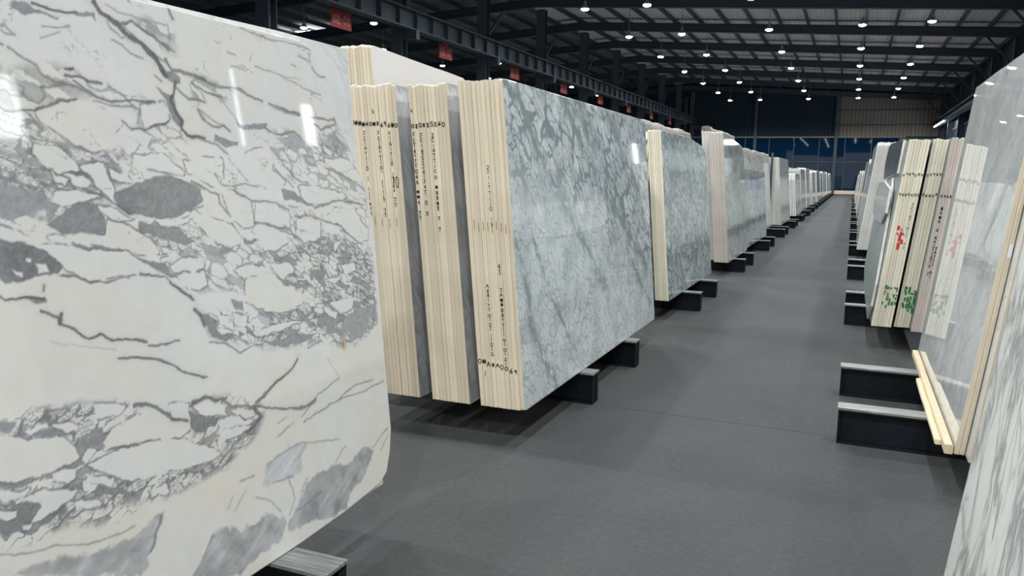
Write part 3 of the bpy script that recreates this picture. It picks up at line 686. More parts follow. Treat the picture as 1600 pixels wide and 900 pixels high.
# ------------------------------------------------------------------ the arabesque breccia slab: traced clasts, grey lenses and veins, mm from (y=0, foot of slab)
TRACE_ZONES=[[30,0.8,[1264,1404,1339,1410,1369,1372,1429,1342,1504,1319,1577,1313,1580,1263,1529,1201,1368,1143,1239,1227]],[42,0.55,[1328,1511,1423,1527,1532,1511,1712,1466,1657,1407,1577,1313,1816,1319,1826,1388,1752,1404,1641,1451,1525,1467,1420,1443,1350,1427,1290,1422,1268,1435,1276,1489]],[26,0.85,[1608,1147,1857,1136,1839,1015,1709,1027,1652,1051,1629,1090]],[26,0.8,[1254,1333,1429,1340,1574,1292,1528,1199,1375,1190,1241,1240]],[24,1,[2068,1017,2205,1017,2420,1037,2547,1029,2749,960,2740,782,2328,837,2203,883,2139,931,2249,942,2138,977]],[34,0.7,[1804,1123,1859,1080,1996,1066,2101,1014,2145,965,1988,904,1776,931]],[30,0.6,[2186,1355,2356,1402,2626,1396,2727,1213,2741,1071,2673,1101,2591,1169,2369,1229,2260,1259]],[34,0.6,[2210,1167,2374,1138,2575,1066,2728,990,2747,947,2416,1013,2256,1048,2241,1131]],[30,0.6,[2170,1418,2321,1421,2372,1376,2560,1472,2663,1342,2399,1299,2271,1332]],[26,1,[1779,862,1833,854,1925,845,2033,834,2089,823,2192,811,2328,834,2741,833,2736,674,2610,620,2464,635,2363,667,2210,686,2104,698,2024,721,1889,752,1829,782,1809,832]],[32,1,[1166,706,1232,712,1306,703,1414,690,1459,680,1494,664,1523,638,1475,610,1446,591,1415,551,1421,522,1358,503,1450,433,1504,427,1494,360,1380,382,1307,417,1186,412,1125,418]],[28,1,[1362,534,1455,466,1624,441,1752,421,1848,446,1909,505,2026,489,1962,439,1838,379,1731,374,1601,370,1500,398,1385,415,1338,437,1336,521]],[30,0.8,[1729,608,1817,602,2013,535,2023,493,1945,458,1839,414,1699,408]],[40,0.6,[1733,1691,1811,1681,1813,1610,1753,1620,1672,1667]],[40,0.6,[1867,1554,1977,1541,2081,1531,2000,1502,1855,1469]]]
TRACE_GREYS=[[0.42,0,[1323,1642,1341,1660,1379,1660,1391,1650,1449,1649,1444,1643,1389,1640,1350,1635]],[0.45,0,[1494,1666,1552,1672,1555,1647,1543,1660,1492,1653]],[0.42,0,[1751,1564,1794,1562,1823,1544,1820,1524,1788,1526,1760,1546]],[0.42,0,[1725,1510,1753,1494,1789,1485,1789,1444,1808,1422,1803,1397,1773,1419,1764,1442,1759,1471]],[0.45,0,[1756,1640,1791,1631,1811,1617,1771,1622]],[0.45,0,[2036,1437,2057,1423,2105,1425,2181,1437,2169,1415,2087,1409,2047,1410]],[0.45,0,[1942,1382,1974,1376,2002,1361,2036,1363,2031,1349,1977,1344,1935,1358]],[0.55,0,[2218,1393,2301,1408,2364,1388,2370,1364,2311,1350,2258,1366]],[0.5,0,[2215,1489,2276,1489,2360,1488,2358,1475,2275,1476]],[0.4,0,[1541,1217,1587,1234,1652,1255,1725,1260,1792,1243,1849,1222,1858,1192,1799,1159,1727,1147,1655,1150,1588,1166,1548,1185]],[0.41,0,[1391,1173,1422,1193,1462,1196,1485,1183,1501,1152,1503,1112,1445,1117,1383,1115,1345,1142]],[0.47,1,[1241,1244,1281,1236,1323,1232,1355,1211,1384,1190,1355,1150,1313,1164,1262,1162,1231,1171]],[0.34,0,[1223,1117,1271,1108,1307,1091,1358,1071,1380,1044,1352,1026,1298,1027,1250,1017,1208,1010]],[0.42,0,[1607,1142,1663,1126,1755,1121,1811,1058,1765,1061,1693,1086,1614,1110]],[0.38,0,[1351,1022,1401,1008,1442,988,1477,986,1553,995,1548,1000,1478,992,1439,1003,1397,1017,1370,1026]],[0.4,0,[1403,1095,1470,1083,1562,1063,1593,1044,1631,1029,1672,1021,1704,988,1733,971,1701,969,1661,991,1625,1023,1582,1043,1540,1060,1464,1073,1407,1084]],[0.38,0,[1396,1271,1448,1275,1481,1261,1436,1258]],[0.42,0,[2214,1221,2290,1212,2306,1194,2378,1162,2412,1152,2321,1170,2234,1181]],[0.42,0,[2012,1065,2089,1048,2056,1045,2009,1049]],[0.42,0,[1903,1041,1962,1041,1937,1025,1905,1030]],[0.42,0,[2139,931,2206,906,2332,861,2275,868,2187,896]],[0.42,0,[2343,933,2432,917,2397,890,2328,898]],[0.42,0,[2066,722,2234,721,2347,695,2247,685,2113,696]],[0.42,0,[1923,878,1976,876,1978,843,1942,853]],[0.46,1,[2501,732,2742,757,2736,674,2599,629,2465,641]],[0.42,0,[2358,767,2524,735,2442,703,2351,725]],[0.4,0,[1792,860,1832,849,1860,802,1928,759,1876,760,1829,784,1815,826]],[0.38,0,[1724,574,1828,535,1811,514,1730,526]],[0.38,0,[1709,588,1771,556,1765,511,1708,538]],[0.42,0,[1248,975,1308,969,1315,956,1284,957]],[0.44,0,[1166,706,1205,699,1186,680,1162,680]],[0.38,0,[1188,516,1236,494,1222,457,1170,449,1131,458,1135,484]],[0.38,0,[1226,451,1304,463,1324,469,1236,434]],[0.42,0,[1233,656,1285,654,1327,622,1304,625]],[0.4,0,[1393,470,1483,437,1503,416,1409,442]],[0.42,0,[1148,579,1240,551,1327,559,1356,563,1363,543,1283,540,1205,547,1146,564]],[0.5,2,[1140,352,1198,350,1286,336,1361,316,1401,312,1458,301,1548,332,1584,337,1558,279,1534,240,1513,210,1481,187]],[0.48,2,[1656,114,1699,135,1750,198,1807,196,1878,167,1981,159,2071,129,2085,106,2050,48,1940,49,1849,23,1819,26,1655,104]],[0.48,2,[2085,100,2125,126,2212,198,2271,203,2375,199,2471,181,2547,217,2638,175,2593,126,2526,80,2443,70,2423,17,2334,5,2277,41,2080,72]],[0.62,2,[1981,269,2014,326,2122,350,2231,328,2187,287,2199,246,2134,244,2055,254]]]
TRACE_CLASTS=[[1,[1348,1411,1420,1443,1503,1450,1565,1418,1599,1394,1574,1370,1563,1330,1504,1319,1452,1335,1430,1350,1382,1369,1358,1387]],[0.3,[1670,1458,1749,1465,1761,1423,1741,1412,1668,1403]],[0.1,[1649,1663,1678,1668,1710,1651,1754,1630,1773,1590,1732,1599,1695,1630]],[0.6,[1341,1328,1376,1326,1416,1315,1449,1277,1395,1266,1364,1272,1333,1304]],[0.9,[1511,1151,1552,1145,1603,1115,1656,1074,1664,1050,1639,1042,1578,1057,1542,1073,1471,1088,1415,1111,1500,1112]],[0,[1485,1183,1526,1186,1592,1152,1548,1150,1503,1165]],[0,[1228,1152,1318,1103,1284,1109,1224,1121]],[0,[1342,1115,1382,1111,1403,1093,1392,1085,1349,1105]],[0,[1666,1144,1702,1148,1738,1136,1724,1127,1676,1132]],[0,[1745,1141,1810,1141,1788,1124,1750,1129]],[0.1,[1449,1282,1520,1287,1539,1239,1539,1199,1491,1230,1480,1256]],[0,[1540,1279,1611,1248,1567,1243,1542,1257]],[0,[1404,1264,1456,1261,1473,1243,1462,1233,1425,1244]],[0,[1368,1268,1412,1252,1405,1239,1378,1248]],[0,[1380,1223,1437,1227,1498,1204,1447,1201,1389,1190,1363,1203]],[0.2,[1622,1321,1727,1319,1797,1277,1795,1262,1720,1271,1662,1280,1615,1270]],[0.4,[1802,1311,1954,1310,1941,1227,1815,1267]],[0,[1576,1306,1606,1289,1599,1275,1573,1288]],[0.2,[1304,1100,1415,1079,1464,1075,1562,1058,1624,1020,1655,989,1533,1007,1448,998,1429,1005,1372,1040]],[0,[1700,1003,1760,1022,1839,1015,1836,995,1722,986]],[0,[1727,976,1835,985,1828,939,1760,938]],[0,[1673,1030,1703,1027,1699,1016,1674,1018]],[0,[1677,1058,1707,1051,1705,1042,1681,1044]],[0,[1806,1158,1863,1177,1855,1121]],[0,[1238,1046,1262,1041,1265,1033,1245,1037]],[0,[1293,1050,1322,1043,1330,1032,1303,1033]],[0,[1274,1070,1288,1065,1285,1059,1273,1064]],[0.1,[2084,1176,2185,1173,2207,1150,2244,1125,2243,1090,2165,1100,2075,1118]],[0.1,[2073,1105,2164,1094,2257,1057,2207,1028,2110,1019,2090,1054,2054,1084]],[0.1,[2285,1118,2362,1120,2418,1093,2409,1038,2328,1025,2276,1059]],[0.5,[2520,1139,2642,1129,2672,1094,2727,1058,2719,1011,2658,1008,2554,1074,2451,1104]],[0.1,[2433,1093,2542,1068,2505,1044,2432,1049]],[0.4,[2311,1229,2417,1223,2594,1189,2558,1173,2398,1162,2324,1188]],[0.9,[1937,1221,1988,1216,2061,1182,2066,1111,2016,1097,1960,1132]],[0.4,[1987,1311,2135,1353,2183,1338,2184,1287,2239,1241,2182,1213,2062,1247]],[0.7,[1809,1158,1862,1146,1964,1105,1996,1066,1985,1045,1919,1050,1860,1085,1808,1148]],[0.6,[1959,972,2023,982,2134,951,2072,933,2001,938]],[0,[2136,965,2216,966,2249,942,2181,915,2149,935]],[0.9,[2000,935,2131,935,2203,883,2318,835,2192,811,2089,823,1991,874]],[0,[2417,888,2526,895,2478,871]],[0,[2531,927,2611,932,2619,905,2548,896]],[0,[2489,1007,2546,1023,2495,981]],[0.7,[2474,1328,2615,1325,2690,1287,2707,1240,2584,1273,2501,1297]],[0.1,[2435,800,2591,801,2561,756,2493,756]],[0,[1932,836,1998,818,1986,787,1933,798]],[0,[2030,762,2133,773,2259,762,2129,748,2045,751]],[0,[1853,846,1914,817,1869,814]],[0,[2392,787,2472,756,2458,739,2399,767]],[0,[1854,806,1923,776,1871,780]],[0.1,[1728,604,1788,598,1847,562,1864,531,1762,564]],[0.1,[1820,527,1877,522,1972,484,1907,464,1834,475]],[0.1,[1880,542,1985,517,1974,495,1900,521]],[0.8,[1162,680,1232,647,1312,618,1341,590,1350,569,1318,558,1249,556,1207,564,1147,575]],[0.7,[1424,581,1453,604,1522,627,1606,609,1698,558,1702,537,1656,530,1566,540,1483,550,1436,555]],[0.2,[1372,536,1466,541,1578,539,1667,520,1753,476,1809,432,1787,423,1686,430,1624,441,1536,452,1460,467,1409,514]],[0.3,[1192,518,1248,516,1330,480,1305,467,1235,456,1208,450,1238,480,1232,495]],[0,[1145,558,1211,534,1202,527,1142,537]],[0,[1146,511,1182,502,1179,486,1151,489]],[0,[1275,547,1334,540,1335,517,1311,509,1281,528]],[0,[1352,498,1393,474,1377,463,1349,477]],[0,[1359,513,1445,474,1428,462,1376,490]],[0,[1317,458,1388,434,1386,423,1320,442]],[0,[1547,409,1601,407,1609,382,1591,379]],[0.1,[1645,630,1712,608,1699,566,1645,586]],[0.1,[1414,690,1459,678,1493,655,1480,640,1418,648]],[0,[1222,668,1269,667,1277,660,1237,657]],[0,[1286,662,1332,657,1357,633,1319,633]],[0,[1188,454,1208,446,1202,440,1190,445]],[0.1,[1822,492,1963,473,1897,453,1832,462]]]
TRACE_VEINS=[[13.6,1,[1551,1702,1571,1680,1622,1663,1646,1640,1694,1621,1731,1594,1754,1569,1769,1543]],[6.7,1,[1801,1527,1790,1493,1775,1477,1789,1444,1808,1422,1805,1397,1825,1381,1891,1372]],[5.6,1,[1384,1665,1442,1662,1494,1663]],[2.0,0.6,[1399,1612,1474,1627]],[2.0,0.5,[1391,1587,1446,1610]],[4.5,0.7,[1305,1554,1336,1535,1372,1521,1387,1498,1417,1488,1436,1488]],[6.0,0.9,[1445,1507,1482,1511,1510,1504,1551,1505]],[5.1,1,[1448,1524,1470,1527]],[3.0,0.9,[1465,1497,1497,1482,1535,1466,1570,1456,1643,1465,1715,1467]],[6.4,0.7,[1374,1469,1440,1484,1482,1480,1525,1467]],[2.8,0.9,[1265,1412,1340,1412,1395,1430,1420,1443,1469,1453]],[3.0,0.7,[1320,1455,1335,1437,1360,1431,1380,1449,1374,1469]],[2.6,0.7,[1576,1496,1601,1483,1621,1467]],[4.3,0.6,[1523,1454,1564,1445,1641,1451,1662,1444,1651,1406]],[3.4,0.8,[1598,1407,1632,1392,1672,1394,1746,1408,1760,1418]],[2.6,0.6,[1589,1659,1613,1639,1632,1625]],[3.6,0.6,[1599,1615,1630,1607,1649,1589,1694,1580]],[5.0,0.8,[1638,1666,1673,1674,1710,1655,1756,1640,1789,1616]],[2.3,0.5,[1590,1705,1631,1691,1686,1687,1732,1682,1799,1684,1798,1637]],[6.1,0.8,[1806,1733,1821,1707]],[7.7,0.8,[1776,1591,1794,1565,1851,1557,1917,1545]],[3.6,0.7,[1726,1542,1748,1526]],[4.6,0.7,[1799,1513,1841,1488,1907,1479]],[4.1,0.6,[1876,1451,1900,1428]],[2.2,0.6,[1276,1489,1298,1476,1326,1464,1319,1444,1290,1449,1273,1470]],[3.0,0.6,[1293,1615,1307,1597,1326,1584,1297,1584]],[7.1,0.7,[1867,1554,1913,1542,1969,1535,2059,1539,2103,1517,2166,1501]],[4.1,0.8,[1864,1529,1915,1509,1975,1505]],[2.5,0.5,[1975,1502,2003,1471,2040,1437]],[4.6,0.7,[1873,1456,1889,1427,1935,1407,1980,1412,2007,1398]],[3.0,0.6,[1876,1456,1932,1430,2008,1401]],[4.5,0.7,[2170,1418,2228,1404,2321,1421,2355,1393]],[5.6,0.7,[2199,1498,2268,1490,2358,1479]],[6.1,0.7,[2425,1469,2496,1468,2560,1472,2568,1454,2470,1432,2437,1449]],[2.1,0.5,[2038,1605,2106,1595]],[2.8,0.55,[2149,1614,2249,1601,2346,1583,2489,1556]],[1.7,0.4,[2258,1599,2377,1599]],[3.5,0.6,[2379,1678,2445,1663,2439,1692]],[4.9,0.6,[2453,1652,2489,1626,2541,1623,2616,1619]],[3.7,0.55,[2095,1729,2190,1718,2232,1716,2293,1720,2385,1714,2481,1704]],[2.2,0.4,[2139,1651,2127,1627]],[4.3,0.5,[2033,1646,2062,1640]],[4.7,0.5,[2336,1643,2359,1637]],[4.8,0.7,[1841,1374,1894,1364,1935,1353,1982,1326]],[3.8,0.8,[1603,997,1678,977,1733,931,1770,911]],[3.2,0.7,[1312,1001,1308,985]],[3.0,0.8,[1452,1231,1489,1213,1538,1195,1588,1166]],[2.7,0.7,[1662,1280,1720,1267,1792,1243,1869,1222]],[4.9,0.8,[2407,1152,2535,1168,2613,1169,2704,1147]],[3.4,0.7,[2183,1281,2249,1250,2283,1227]],[3.5,0.6,[2186,1355,2240,1305,2288,1265,2332,1241,2370,1238]],[3.2,0.6,[1915,1271,1933,1242,1983,1232,2045,1237,2108,1225]],[4.1,0.8,[1822,1243,1874,1227,1924,1206,1923,1180,1961,1137]],[4.3,0.7,[1989,1221,2039,1199,2069,1182,2176,1176,2218,1161,2251,1142]],[5.3,0.7,[2067,1116,2156,1100,2242,1079,2266,1054]],[4.1,0.7,[2276,1124,2363,1126,2429,1099,2543,1074,2583,1046,2680,993]],[3.7,0.6,[2419,1099,2414,1032,2318,1026,2266,1054]],[5.8,0.6,[2479,1291,2572,1266,2671,1240,2725,1207]],[2.9,0.8,[1820,765,1882,751,1943,710,2025,724]],[7.6,0.95,[2220,633,2161,604,2086,574,2031,550,1993,540]],[3.5,0.6,[2282,660,2363,667]],[1.8,0.4,[2383,599,2446,522]],[3.2,0.6,[2449,508,2314,483,2209,433]],[10.1,0.8,[2169,474,2232,460,2292,466]],[6.1,0.8,[1849,577,1882,553,1995,526,2091,492,2169,474]],[3.5,0.6,[2215,410,2368,428,2433,434,2550,464,2669,450]],[3.2,0.6,[2433,434,2591,424,2748,428]],[4.8,0.8,[1740,687,1798,664]],[6.7,0.9,[1729,608,1783,610,1815,591,1864,579]],[2.2,0.5,[2077,399,2161,422]],[2.2,0.5,[2083,441,2133,451]],[11.2,0.9,[1986,520,2005,486,1970,468,1936,455]],[3.5,0.5,[2695,214,2751,233]],[3.7,0.95,[1204,979,1248,975,1278,973,1307,967]],[4.4,0.95,[1299,941,1341,918,1347,898,1378,881,1417,852,1454,859,1487,837,1550,823,1597,810]],[4.1,0.9,[1604,798,1656,788,1713,790]],[4.3,0.95,[1495,785,1521,776,1565,772,1610,760,1655,738,1701,706,1788,666]],[8.0,0.9,[1351,923,1345,901]],[2.0,0.25,[1315,866,1349,843,1415,833,1494,811]],[4.8,0.9,[1693,958,1734,933,1775,903]],[11.5,0.9,[1777,872,1798,854,1810,821]],[7.3,0.9,[1525,647,1564,646,1602,627,1629,605,1645,581,1699,561]],[4.1,0.8,[1717,599,1779,608]],[2.2,0.6,[1125,414,1183,390,1255,378,1312,355,1369,340,1435,330,1485,331]],[3.4,0.5,[1370,380,1387,395]],[3.0,0.8,[1436,555,1483,550,1567,542]],[4.3,0.7,[1577,330,1547,283,1529,242]],[3.4,0.5,[2014,326,2121,338,2195,340,2410,286]],[3.2,0.5,[2376,206,2425,242,2449,255]],[4.5,0.5,[2038,257,2134,247]],[4.3,0.5,[1892,312,1946,307]],[3.2,0.5,[1948,238,1998,216,2042,170,2056,147]],[3.5,0.5,[2115,239,2127,198,2131,166,2097,119]],[3.4,0.5,[2170,176,2213,210]],[2.5,0.4,[1850,233,1905,271]],[2.1,0.4,[1822,250,1849,278]],[3.3,0.5,[2621,187,2743,228]],[3.3,0.5,[2687,159,2746,206]],[3.4,0.4,[2076,394,2141,416]],[2.5,0.5,[1669,113,1707,142,1749,193]],[4.5,0.5,[2142,119,2280,130]]]

_tab=np.random.RandomState(5).rand(256,256)
def vnoise(x,y):
    xi=np.floor(x).astype(int); yi=np.floor(y).astype(int); fx=x-xi; fy=y-yi
    fx=fx*fx*(3-2*fx); fy=fy*fy*(3-2*fy); g=lambda a,b:_tab[a&255,b&255]
    return (g(xi,yi)*(1-fx)+g(xi+1,yi)*fx)*(1-fy)+(g(xi,yi+1)*(1-fx)+g(xi+1,yi+1)*fx)*fy
def fbm(x,y,o=4,s=0):
    r=0; a=.5; t=0
    for i in range(o): r=r+a*vnoise(x*2**i+s*17.3+i*31,y*2**i+s*9.1+i*57); t+=a; a*=.55
    return r/t
def sstep(a,b,x):
    t=np.clip((x-a)/(b-a),0,1); return t*t*(3-2*t)
def polydist(px,py,P,closed=True):
    Q=np.array(P,float).reshape(-1,2); d=np.full(px.shape,1e9); ins=np.zeros(px.shape,bool)
    n=len(Q)
    for i in range(n if closed else n-1):
        a=Q[i]; b=Q[(i+1)%n]; e=b-a; L=max((e**2).sum(),1e-9)
        t=np.clip(((px-a[0])*e[0]+(py-a[1])*e[1])/L,0,1)
        d=np.minimum(d,(px-a[0]-t*e[0])**2+(py-a[1]-t*e[1])**2)
        if closed and a[1]!=b[1]:
            c=((a[1]>py)!=(b[1]>py))&(px<(b[0]-a[0])*(py-a[1])/(b[1]-a[1])+a[0]); ins^=c
    d=np.sqrt(d)
    return np.where(ins,-d,d) if closed else d
def voro(x,y,seed):
    xi=np.floor(x).astype(int); yi=np.floor(y).astype(int); f1=np.full(x.shape,9.); f2=np.full(x.shape,9.); hid=np.zeros(x.shape)
    for i in (-1,0,1):
        for j in (-1,0,1):
            cx=xi+i; cy=yi+j; jx=_tab[(cx+seed)&255,(cy*3+seed*7)&255]; jy=_tab[(cx*5+seed*3)&255,(cy+seed*11)&255]
            d=np.hypot(cx+jx-x,cy+jy-y); m=d<f1; f2=np.where(m,f1,np.minimum(f2,d)); hid=np.where(m,_tab[(cx*7+seed)&255,(cy*13+5)&255],hid); f1=np.where(m,d,f1)
    return f2-f1,hid
LM_V=[-20,200,500,990,1400,1740]; LM_U=[1063,1094,1137,1206,1264,1311]
def marble_colour(U,V):
    """U,V in mm on the slab face -> rgb (display values before linearising); the untraced part repeats the traced figure, book-matched"""
    Lm=np.interp(V,LM_V,LM_U)+12+10*(fbm(V/60,V*0+2,3,40)-.5); dd=np.clip(Lm-U,0,None); U=np.where(dd>0,Lm+.86*dd,U); V=np.abs(V-dd*(.75+.5*(fbm(dd/300,V/400,3,41)-.5)))
    wx=U+26*(fbm(U/90,V/90,3,1)-.5)+12*(fbm(U/22,V/22,3,2)-.5); wy=V+26*(fbm(U/90,V/90,3,3)-.5)+12*(fbm(U/22,V/22,3,4)-.5)
    white=np.array([.925,.918,.910]); cream=np.array([.925,.905,.850]); grey=np.array([.995,1.0,1.012])
    cm=sstep(.42,.62,fbm(U/260,V/260,3,6))*.45+.30*sstep(900,300,V)
    col=white+(cream-white)*cm[...,None]
    col=col*(1+.03*(fbm(U/40,V/40,3,8)-.5))[...,None]
    def reg(P,mg):
        Q=np.array(P).reshape(-1,2); lo=Q.min(0)-mg; hi=Q.max(0)+mg
        return (wx>lo[0])&(wx<hi[0])&(wy>lo[1])&(wy<hi[1])
    def blend(m,w,c):
        w=w[...,None]; col[m]=col[m]*(1-w)+c*w
    zones=list(TRACE_ZONES)
    for zi,(cell,st,P) in enumerate(zones):
        m=reg(P,40)
        if not m.any(): continue
        x=wx[m]; y=wy[m]; d=polydist(x,y,P); w=sstep(18,-14,d)*st
        cy=np.mean(P[1::2]); an=math.radians(-24 if cy>650 else 20)
        xr=(x*math.cos(an)+y*math.sin(an)); yr=(-x*math.sin(an)+y*math.cos(an))
        wr=10*(fbm(x/14,y/14,3,zi+21)-.5)
        e,h=voro((xr+wr)/(cell*2.1),(yr-wr*.6)/(cell*.85),zi*3+1); e2,h2=voro((xr-wr)/(cell*.8),(yr+wr*.5)/(cell*.34),zi*5+2)
        th=.05+1.15*np.clip(fbm(x/75,y/60,4,zi)-.36+.10*(st-.7),0,.5)
        v1=sstep(th,th*.45,e)
        chips=sstep(.22,.40,e2)*(h2>.50)*.85*sstep(.12,.25,th)
        e3,h3=voro((xr+2*wr)/(cell*.55),(yr-wr)/(cell*.22),zi*7+3)
        v3=sstep(.30,.10,e3)*sstep(.14,.3,th)*.7*sstep(.6,.9,st)
        fillg=sstep(.84,.88,h)*.85
        a=np.maximum(np.maximum(v1*(1-chips),v3),fillg)*w
        g=(.505+.14*(fbm(x/12,y/12,3,zi+3)-.5)+.08*h2)[...,None]*grey
        col[m]=col[m]*(1-.25*w[...,None])+.25*w[...,None]*white
        blend(m,np.clip(a,0,1)*.92,g)
    for val,soft,P in TRACE_GREYS:
        m=reg(P,60); 
        if not m.any(): continue
        x=wx[m]; y=wy[m]; d=polydist(x,y,P)+ (0 if not soft else 22*(fbm(x/30,y/30,4,3)-.5))
        if soft==2:
            w=sstep(5,-9,d+14*(fbm(x/18,y/18,3,14)-.5)); tx=.65*fbm((x*.5-y*.86)/16,(x*.86+y*.5)/110,4,5)+.35*fbm(x/26,y/26,4,15); v=val+.19+.34*(tx-.5)+.26*(fbm(x/60,y/60,3,2)-.5); w=w*(.70+.30*sstep(.2,.55,tx))*(.8+.2*sstep(.3,.6,fbm(x/45,y/45,3,12)))
        else:
            w=sstep(3,-4,d); v=val+.195+.07*(fbm(x/8,y/8,3,5)-.5)+.10*(fbm((x+y)/30,(x-y)/14,3,7)-.5)
            if soft: w=w*sstep(.25,.45,fbm(x/50,y/50,3,1))
        rim=sstep(-6,0,d)*sstep(6,0,d)*.35*(soft<2)
        blend(m,w,(v-rim*.2)[...,None]*grey)
    for cr,P in TRACE_CLASTS:
        m=reg(P,20)
        if not m.any(): continue
        x=wx[m]; y=wy[m]; d=polydist(x,y,P)
        c=(white+(cream-white)*cr*.45)*(1+.03*(fbm(x/50,y/50,3,4)-.5))[...,None]
        rim=sstep(9,3,d)*sstep(.35,.60,fbm(x/35,y/35,3,6))
        blend(m,rim*.75,np.array([.50,.51,.52])); blend(m,sstep(3,-1,d),c)
    for wd,dk,P in TRACE_VEINS:
        mg=wd*2+20; m=reg(P,mg)
        if not m.any(): continue
        x=wx[m]+.35*(U[m]-wx[m]); y=wy[m]+.35*(V[m]-wy[m]); d=polydist(x,y,P,False)
        ww=wd*.5*(.45+1.1*fbm(x/28,y/28,3,8))+.6
        w=sstep(ww+2.2,ww-1.2,d)*dk*(.75+.25*fbm(x/20,y/20,3,2)); halo=np.exp(-(d/(wd*1.2+4))**2)*.10*dk
        g=(.44+.18*(1-dk)+.10*(fbm(x/7,y/7,3,9)-.5))[...,None]*grey
        blend(m,halo,g); blend(m,np.clip(w,0,1),g)
    an=math.radians(-24); xr=wx*math.cos(an)+wy*math.sin(an); yr=-wx*math.sin(an)+wy*math.cos(an)
    hl=np.abs(fbm(xr/150,yr/48,5,33)-.5); hm=sstep(.48,.62,fbm(U/170,V/120,3,35))*sstep(1050,1250,V+.15*U-150)
    w=sstep(.014,.004,hl)*hm*.5; col[:]=col*(1-w[...,None])+w[...,None]*.50
    # rust spot
    d=np.hypot(wx-2490,wy-635); col[:]=col*(1-(.35*np.exp(-(d/16)**2))[...,None]*np.array([.3,.6,1.2]))
    return col
def grid_slab(X,Y,us,top,bot,nv,colfn,t,mat,edge,label,group):
    a=LEAN['L']; ca=math.cos(a)
    tt=np.linspace(0,1,nv); U=np.repeat(us[:,None],nv,1); Vv=bot[:,None]+(top-bot)[:,None]*tt[None]
    col=colfn(U*1000,Vv*1000)
    nu=len(us); NV=nu*nv
    front=np.stack([np.zeros(NV),U.ravel(),Vv.ravel()/ca],1)
    idx=np.arange(NV).reshape(nu,nv)
    quads=np.stack([idx[:-1,:-1],idx[1:,:-1],idx[1:,1:],idx[:-1,1:]],-1).reshape(-1,4)
    loop=np.concatenate([idx[::1,0],idx[-1,1:],idx[-2::-1,-1],idx[0,-2:0:-1]])
    step=np.unique(np.concatenate([np.arange(0,len(loop),1)])); nl=len(loop)
    back=front[loop].copy(); back[:,0]=-t
    verts=np.concatenate([front,back]); bi=NV+np.arange(nl); lp=np.roll(loop,-1); bp=np.roll(bi,-1)
    side=np.stack([loop,bi,bp,lp],-1)
    nq=len(quads); ns=len(side)
    me=bpy.data.meshes.new('marble_sheet'); me.vertices.add(len(verts)); me.vertices.foreach_set('co',verts.ravel())
    li=np.concatenate([quads.ravel(),side.ravel(),bi[::-1]]).astype(np.int32)
    me.loops.add(len(li)); me.loops.foreach_set('vertex_index',li)
    me.polygons.add(nq+ns+1); ls=np.concatenate([np.arange(nq+ns)*4,[(nq+ns)*4]]).astype(np.int32)
    me.polygons.foreach_set('loop_start',ls)
    me.materials.append(MAT[mat]); me.materials.append(MAT[edge])
    mi=np.zeros(nq+ns+1,np.int32); mi[nq:]=1; me.polygons.foreach_set('material_index',mi)
    at=me.attributes.new('marble','FLOAT_COLOR','POINT')
    lin=np.clip(col.reshape(-1,3),0,1)**2.2; ca4=np.ones((len(verts),4)); ca4[:NV,:3]=lin; ca4[NV:,:3]=.7
    at.data.foreach_set('color',ca4.ravel().astype(np.float32))
    me.update(calc_edges=True); me.validate()
    o=bpy.data.objects.new('marble_sheet',me); C.objects.link(o)
    o.location=(X,Y,FT+t*math.sin(-a)+.0005); o.rotation_euler=(0,a,0)
    tag(o,label,'slab',group); return o
us=np.concatenate([np.arange(-.30,1.0,.0045),np.arange(1.0,2.77,.0029),[2.768]])
top=np.interp(us,[-.3,2.40,2.455,2.521,2.567,2.627,2.696,2.749,2.768],[1.735,1.735,1.715,1.645,1.555,1.405,1.290,1.195,1.03])
top=top+.004*(fbm(us*9,us*0+3,3,1)-.5)
bot=np.interp(us,[-.3,2.15,2.40,2.55,2.66,2.71,2.745,2.768],[0,0,.008,.02,.032,.06,.13,.22])
grid_slab(-1.68,0,us,top,bot,590,marble_colour,.024,'m_s1','greyedge','huge white breccia slab with grey lenses and arabesque veins, upper corner broken off','breccia slabs')
def lineset(x,y,P): return polydist(x,y,P,False)
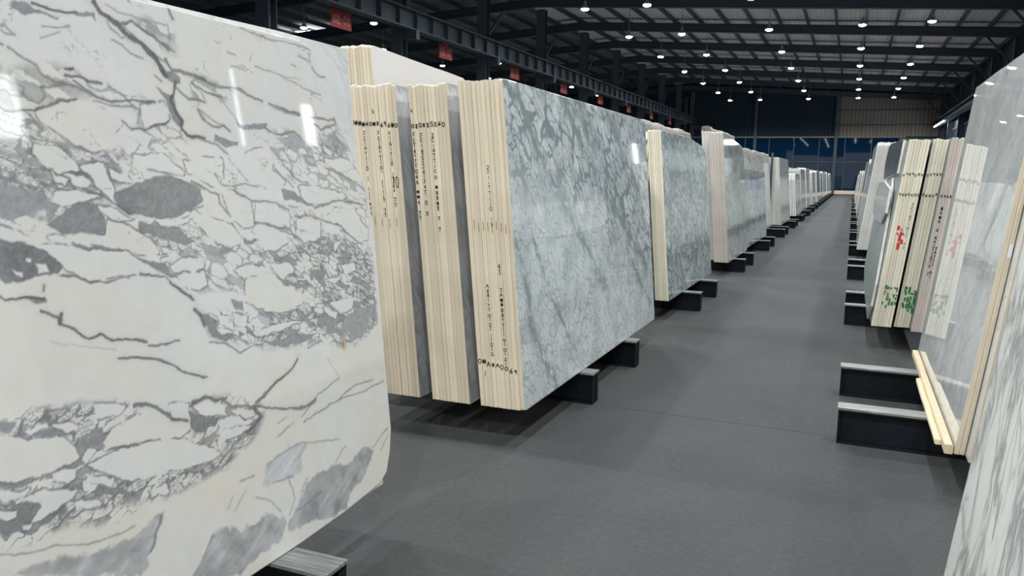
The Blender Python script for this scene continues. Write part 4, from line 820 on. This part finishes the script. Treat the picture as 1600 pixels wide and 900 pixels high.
def blue_marble(U,V):
    wx=U+90*(fbm(U/220,V/220,3,1)-.5)+46*(fbm(U/50,V/50,4,2)-.5); wy=V+90*(fbm(U/220,V/220,3,3)-.5)+46*(fbm(U/50,V/50,4,4)-.5)
    an=math.radians(-42); xr=wx*math.cos(an)+wy*math.sin(an); yr=-wx*math.sin(an)+wy*math.cos(an)
    light=np.array([.885,.905,.905]); mid=np.array([.815,.842,.848]); grey=np.array([.545,.585,.597])
    col=mid+(light-mid)*sstep(.35,.65,fbm(U/120,V/120,4,5))[...,None]
    coarse=sstep(-150,350,(V-950)+.28*(U-1000)+500*(fbm(U/500,V/400,3,9)-.5))
    e,h=voro(xr/210,yr/80,4); e2,h2=voro(xr/125,yr/58,9); e3,h3=voro(xr/56,yr/24,14)
    # clast tints
    col=col*(1+.10*(h-.5)*coarse)[...,None]
    th=.04+1.0*np.clip(fbm(U/150,V/110,4,12)-.38,0,.5)
    v1=sstep(th,th*.45,e)*coarse
    th2=.05+.20*np.clip(fbm(U/90,V/90,3,13)-.3,0,.6); v2=sstep(th2,th2*.3,e2)*(.30+.5*fbm(U/150,V/150,3,15))
    v3=sstep(.20,.05,e3)*sstep(.50,.66,fbm(U/160,V/130,4,16))*.55
    band=0
    for P,wd in (([150,1720,520,1380,900,1060,1300,780,1700,420],45),([950,1750,1300,1450,1800,1150,2300,860,2900,480],60),([40,900,160,500,330,200,520,30],40),([1900,1750,2350,1400,3000,1050],55),([250,1000,520,560,900,150],22),([1250,1780,1420,1560,1560,1500],85),([2300,700,2700,350,3000,150],35)):
        d=lineset(wx,wy,P); band=np.maximum(band,np.exp(-(d/(wd*(.5+1.1*fbm(U/60,V/60,3,17))))**2))
    band=band*sstep(.30,.52,fbm(xr/60,yr/22,4,18))
    a=np.maximum(np.maximum(v1*.85,v2),np.maximum(v3,band*.85))
    g=grey*(1+.22*(fbm(U/14,V/14,3,19)-.5))[...,None]
    return col*(1-a[...,None])+g*a[...,None]
us=np.arange(0,3.121,.0055); top=np.interp(us,[0,.03,3.1,3.13],[1.765,1.772,1.755,1.745]); bot=np.interp(us,[0,.01,.03],[.010,.004,0])
gone=gA[0]; grid_slab(-1.5574,3.915,us,top,bot,322,blue_marble,.0253,'m_s1','cream',gone['label'],gone['group'])
for ch in list(gone.children): bpy.data.objects.remove(ch,do_unlink=True)
bpy.data.objects.remove(gone,do_unlink=True)
bundle('L',-1.7055,-.30,3.03,1.745,5,.0245,MAT['m_s1b'],MAT['greyedge'],'white thin-veined slab showing behind the broken corner of the breccia slab','white slab, %s behind the thin-veined one next to the breccia slab','white slabs behind the breccia slab',50,tops=[(3.03,1.735),(3.015,1.762),(2.6,1.765),(.03,1.75),(0,1.74)],jit=.0,hj=.004)
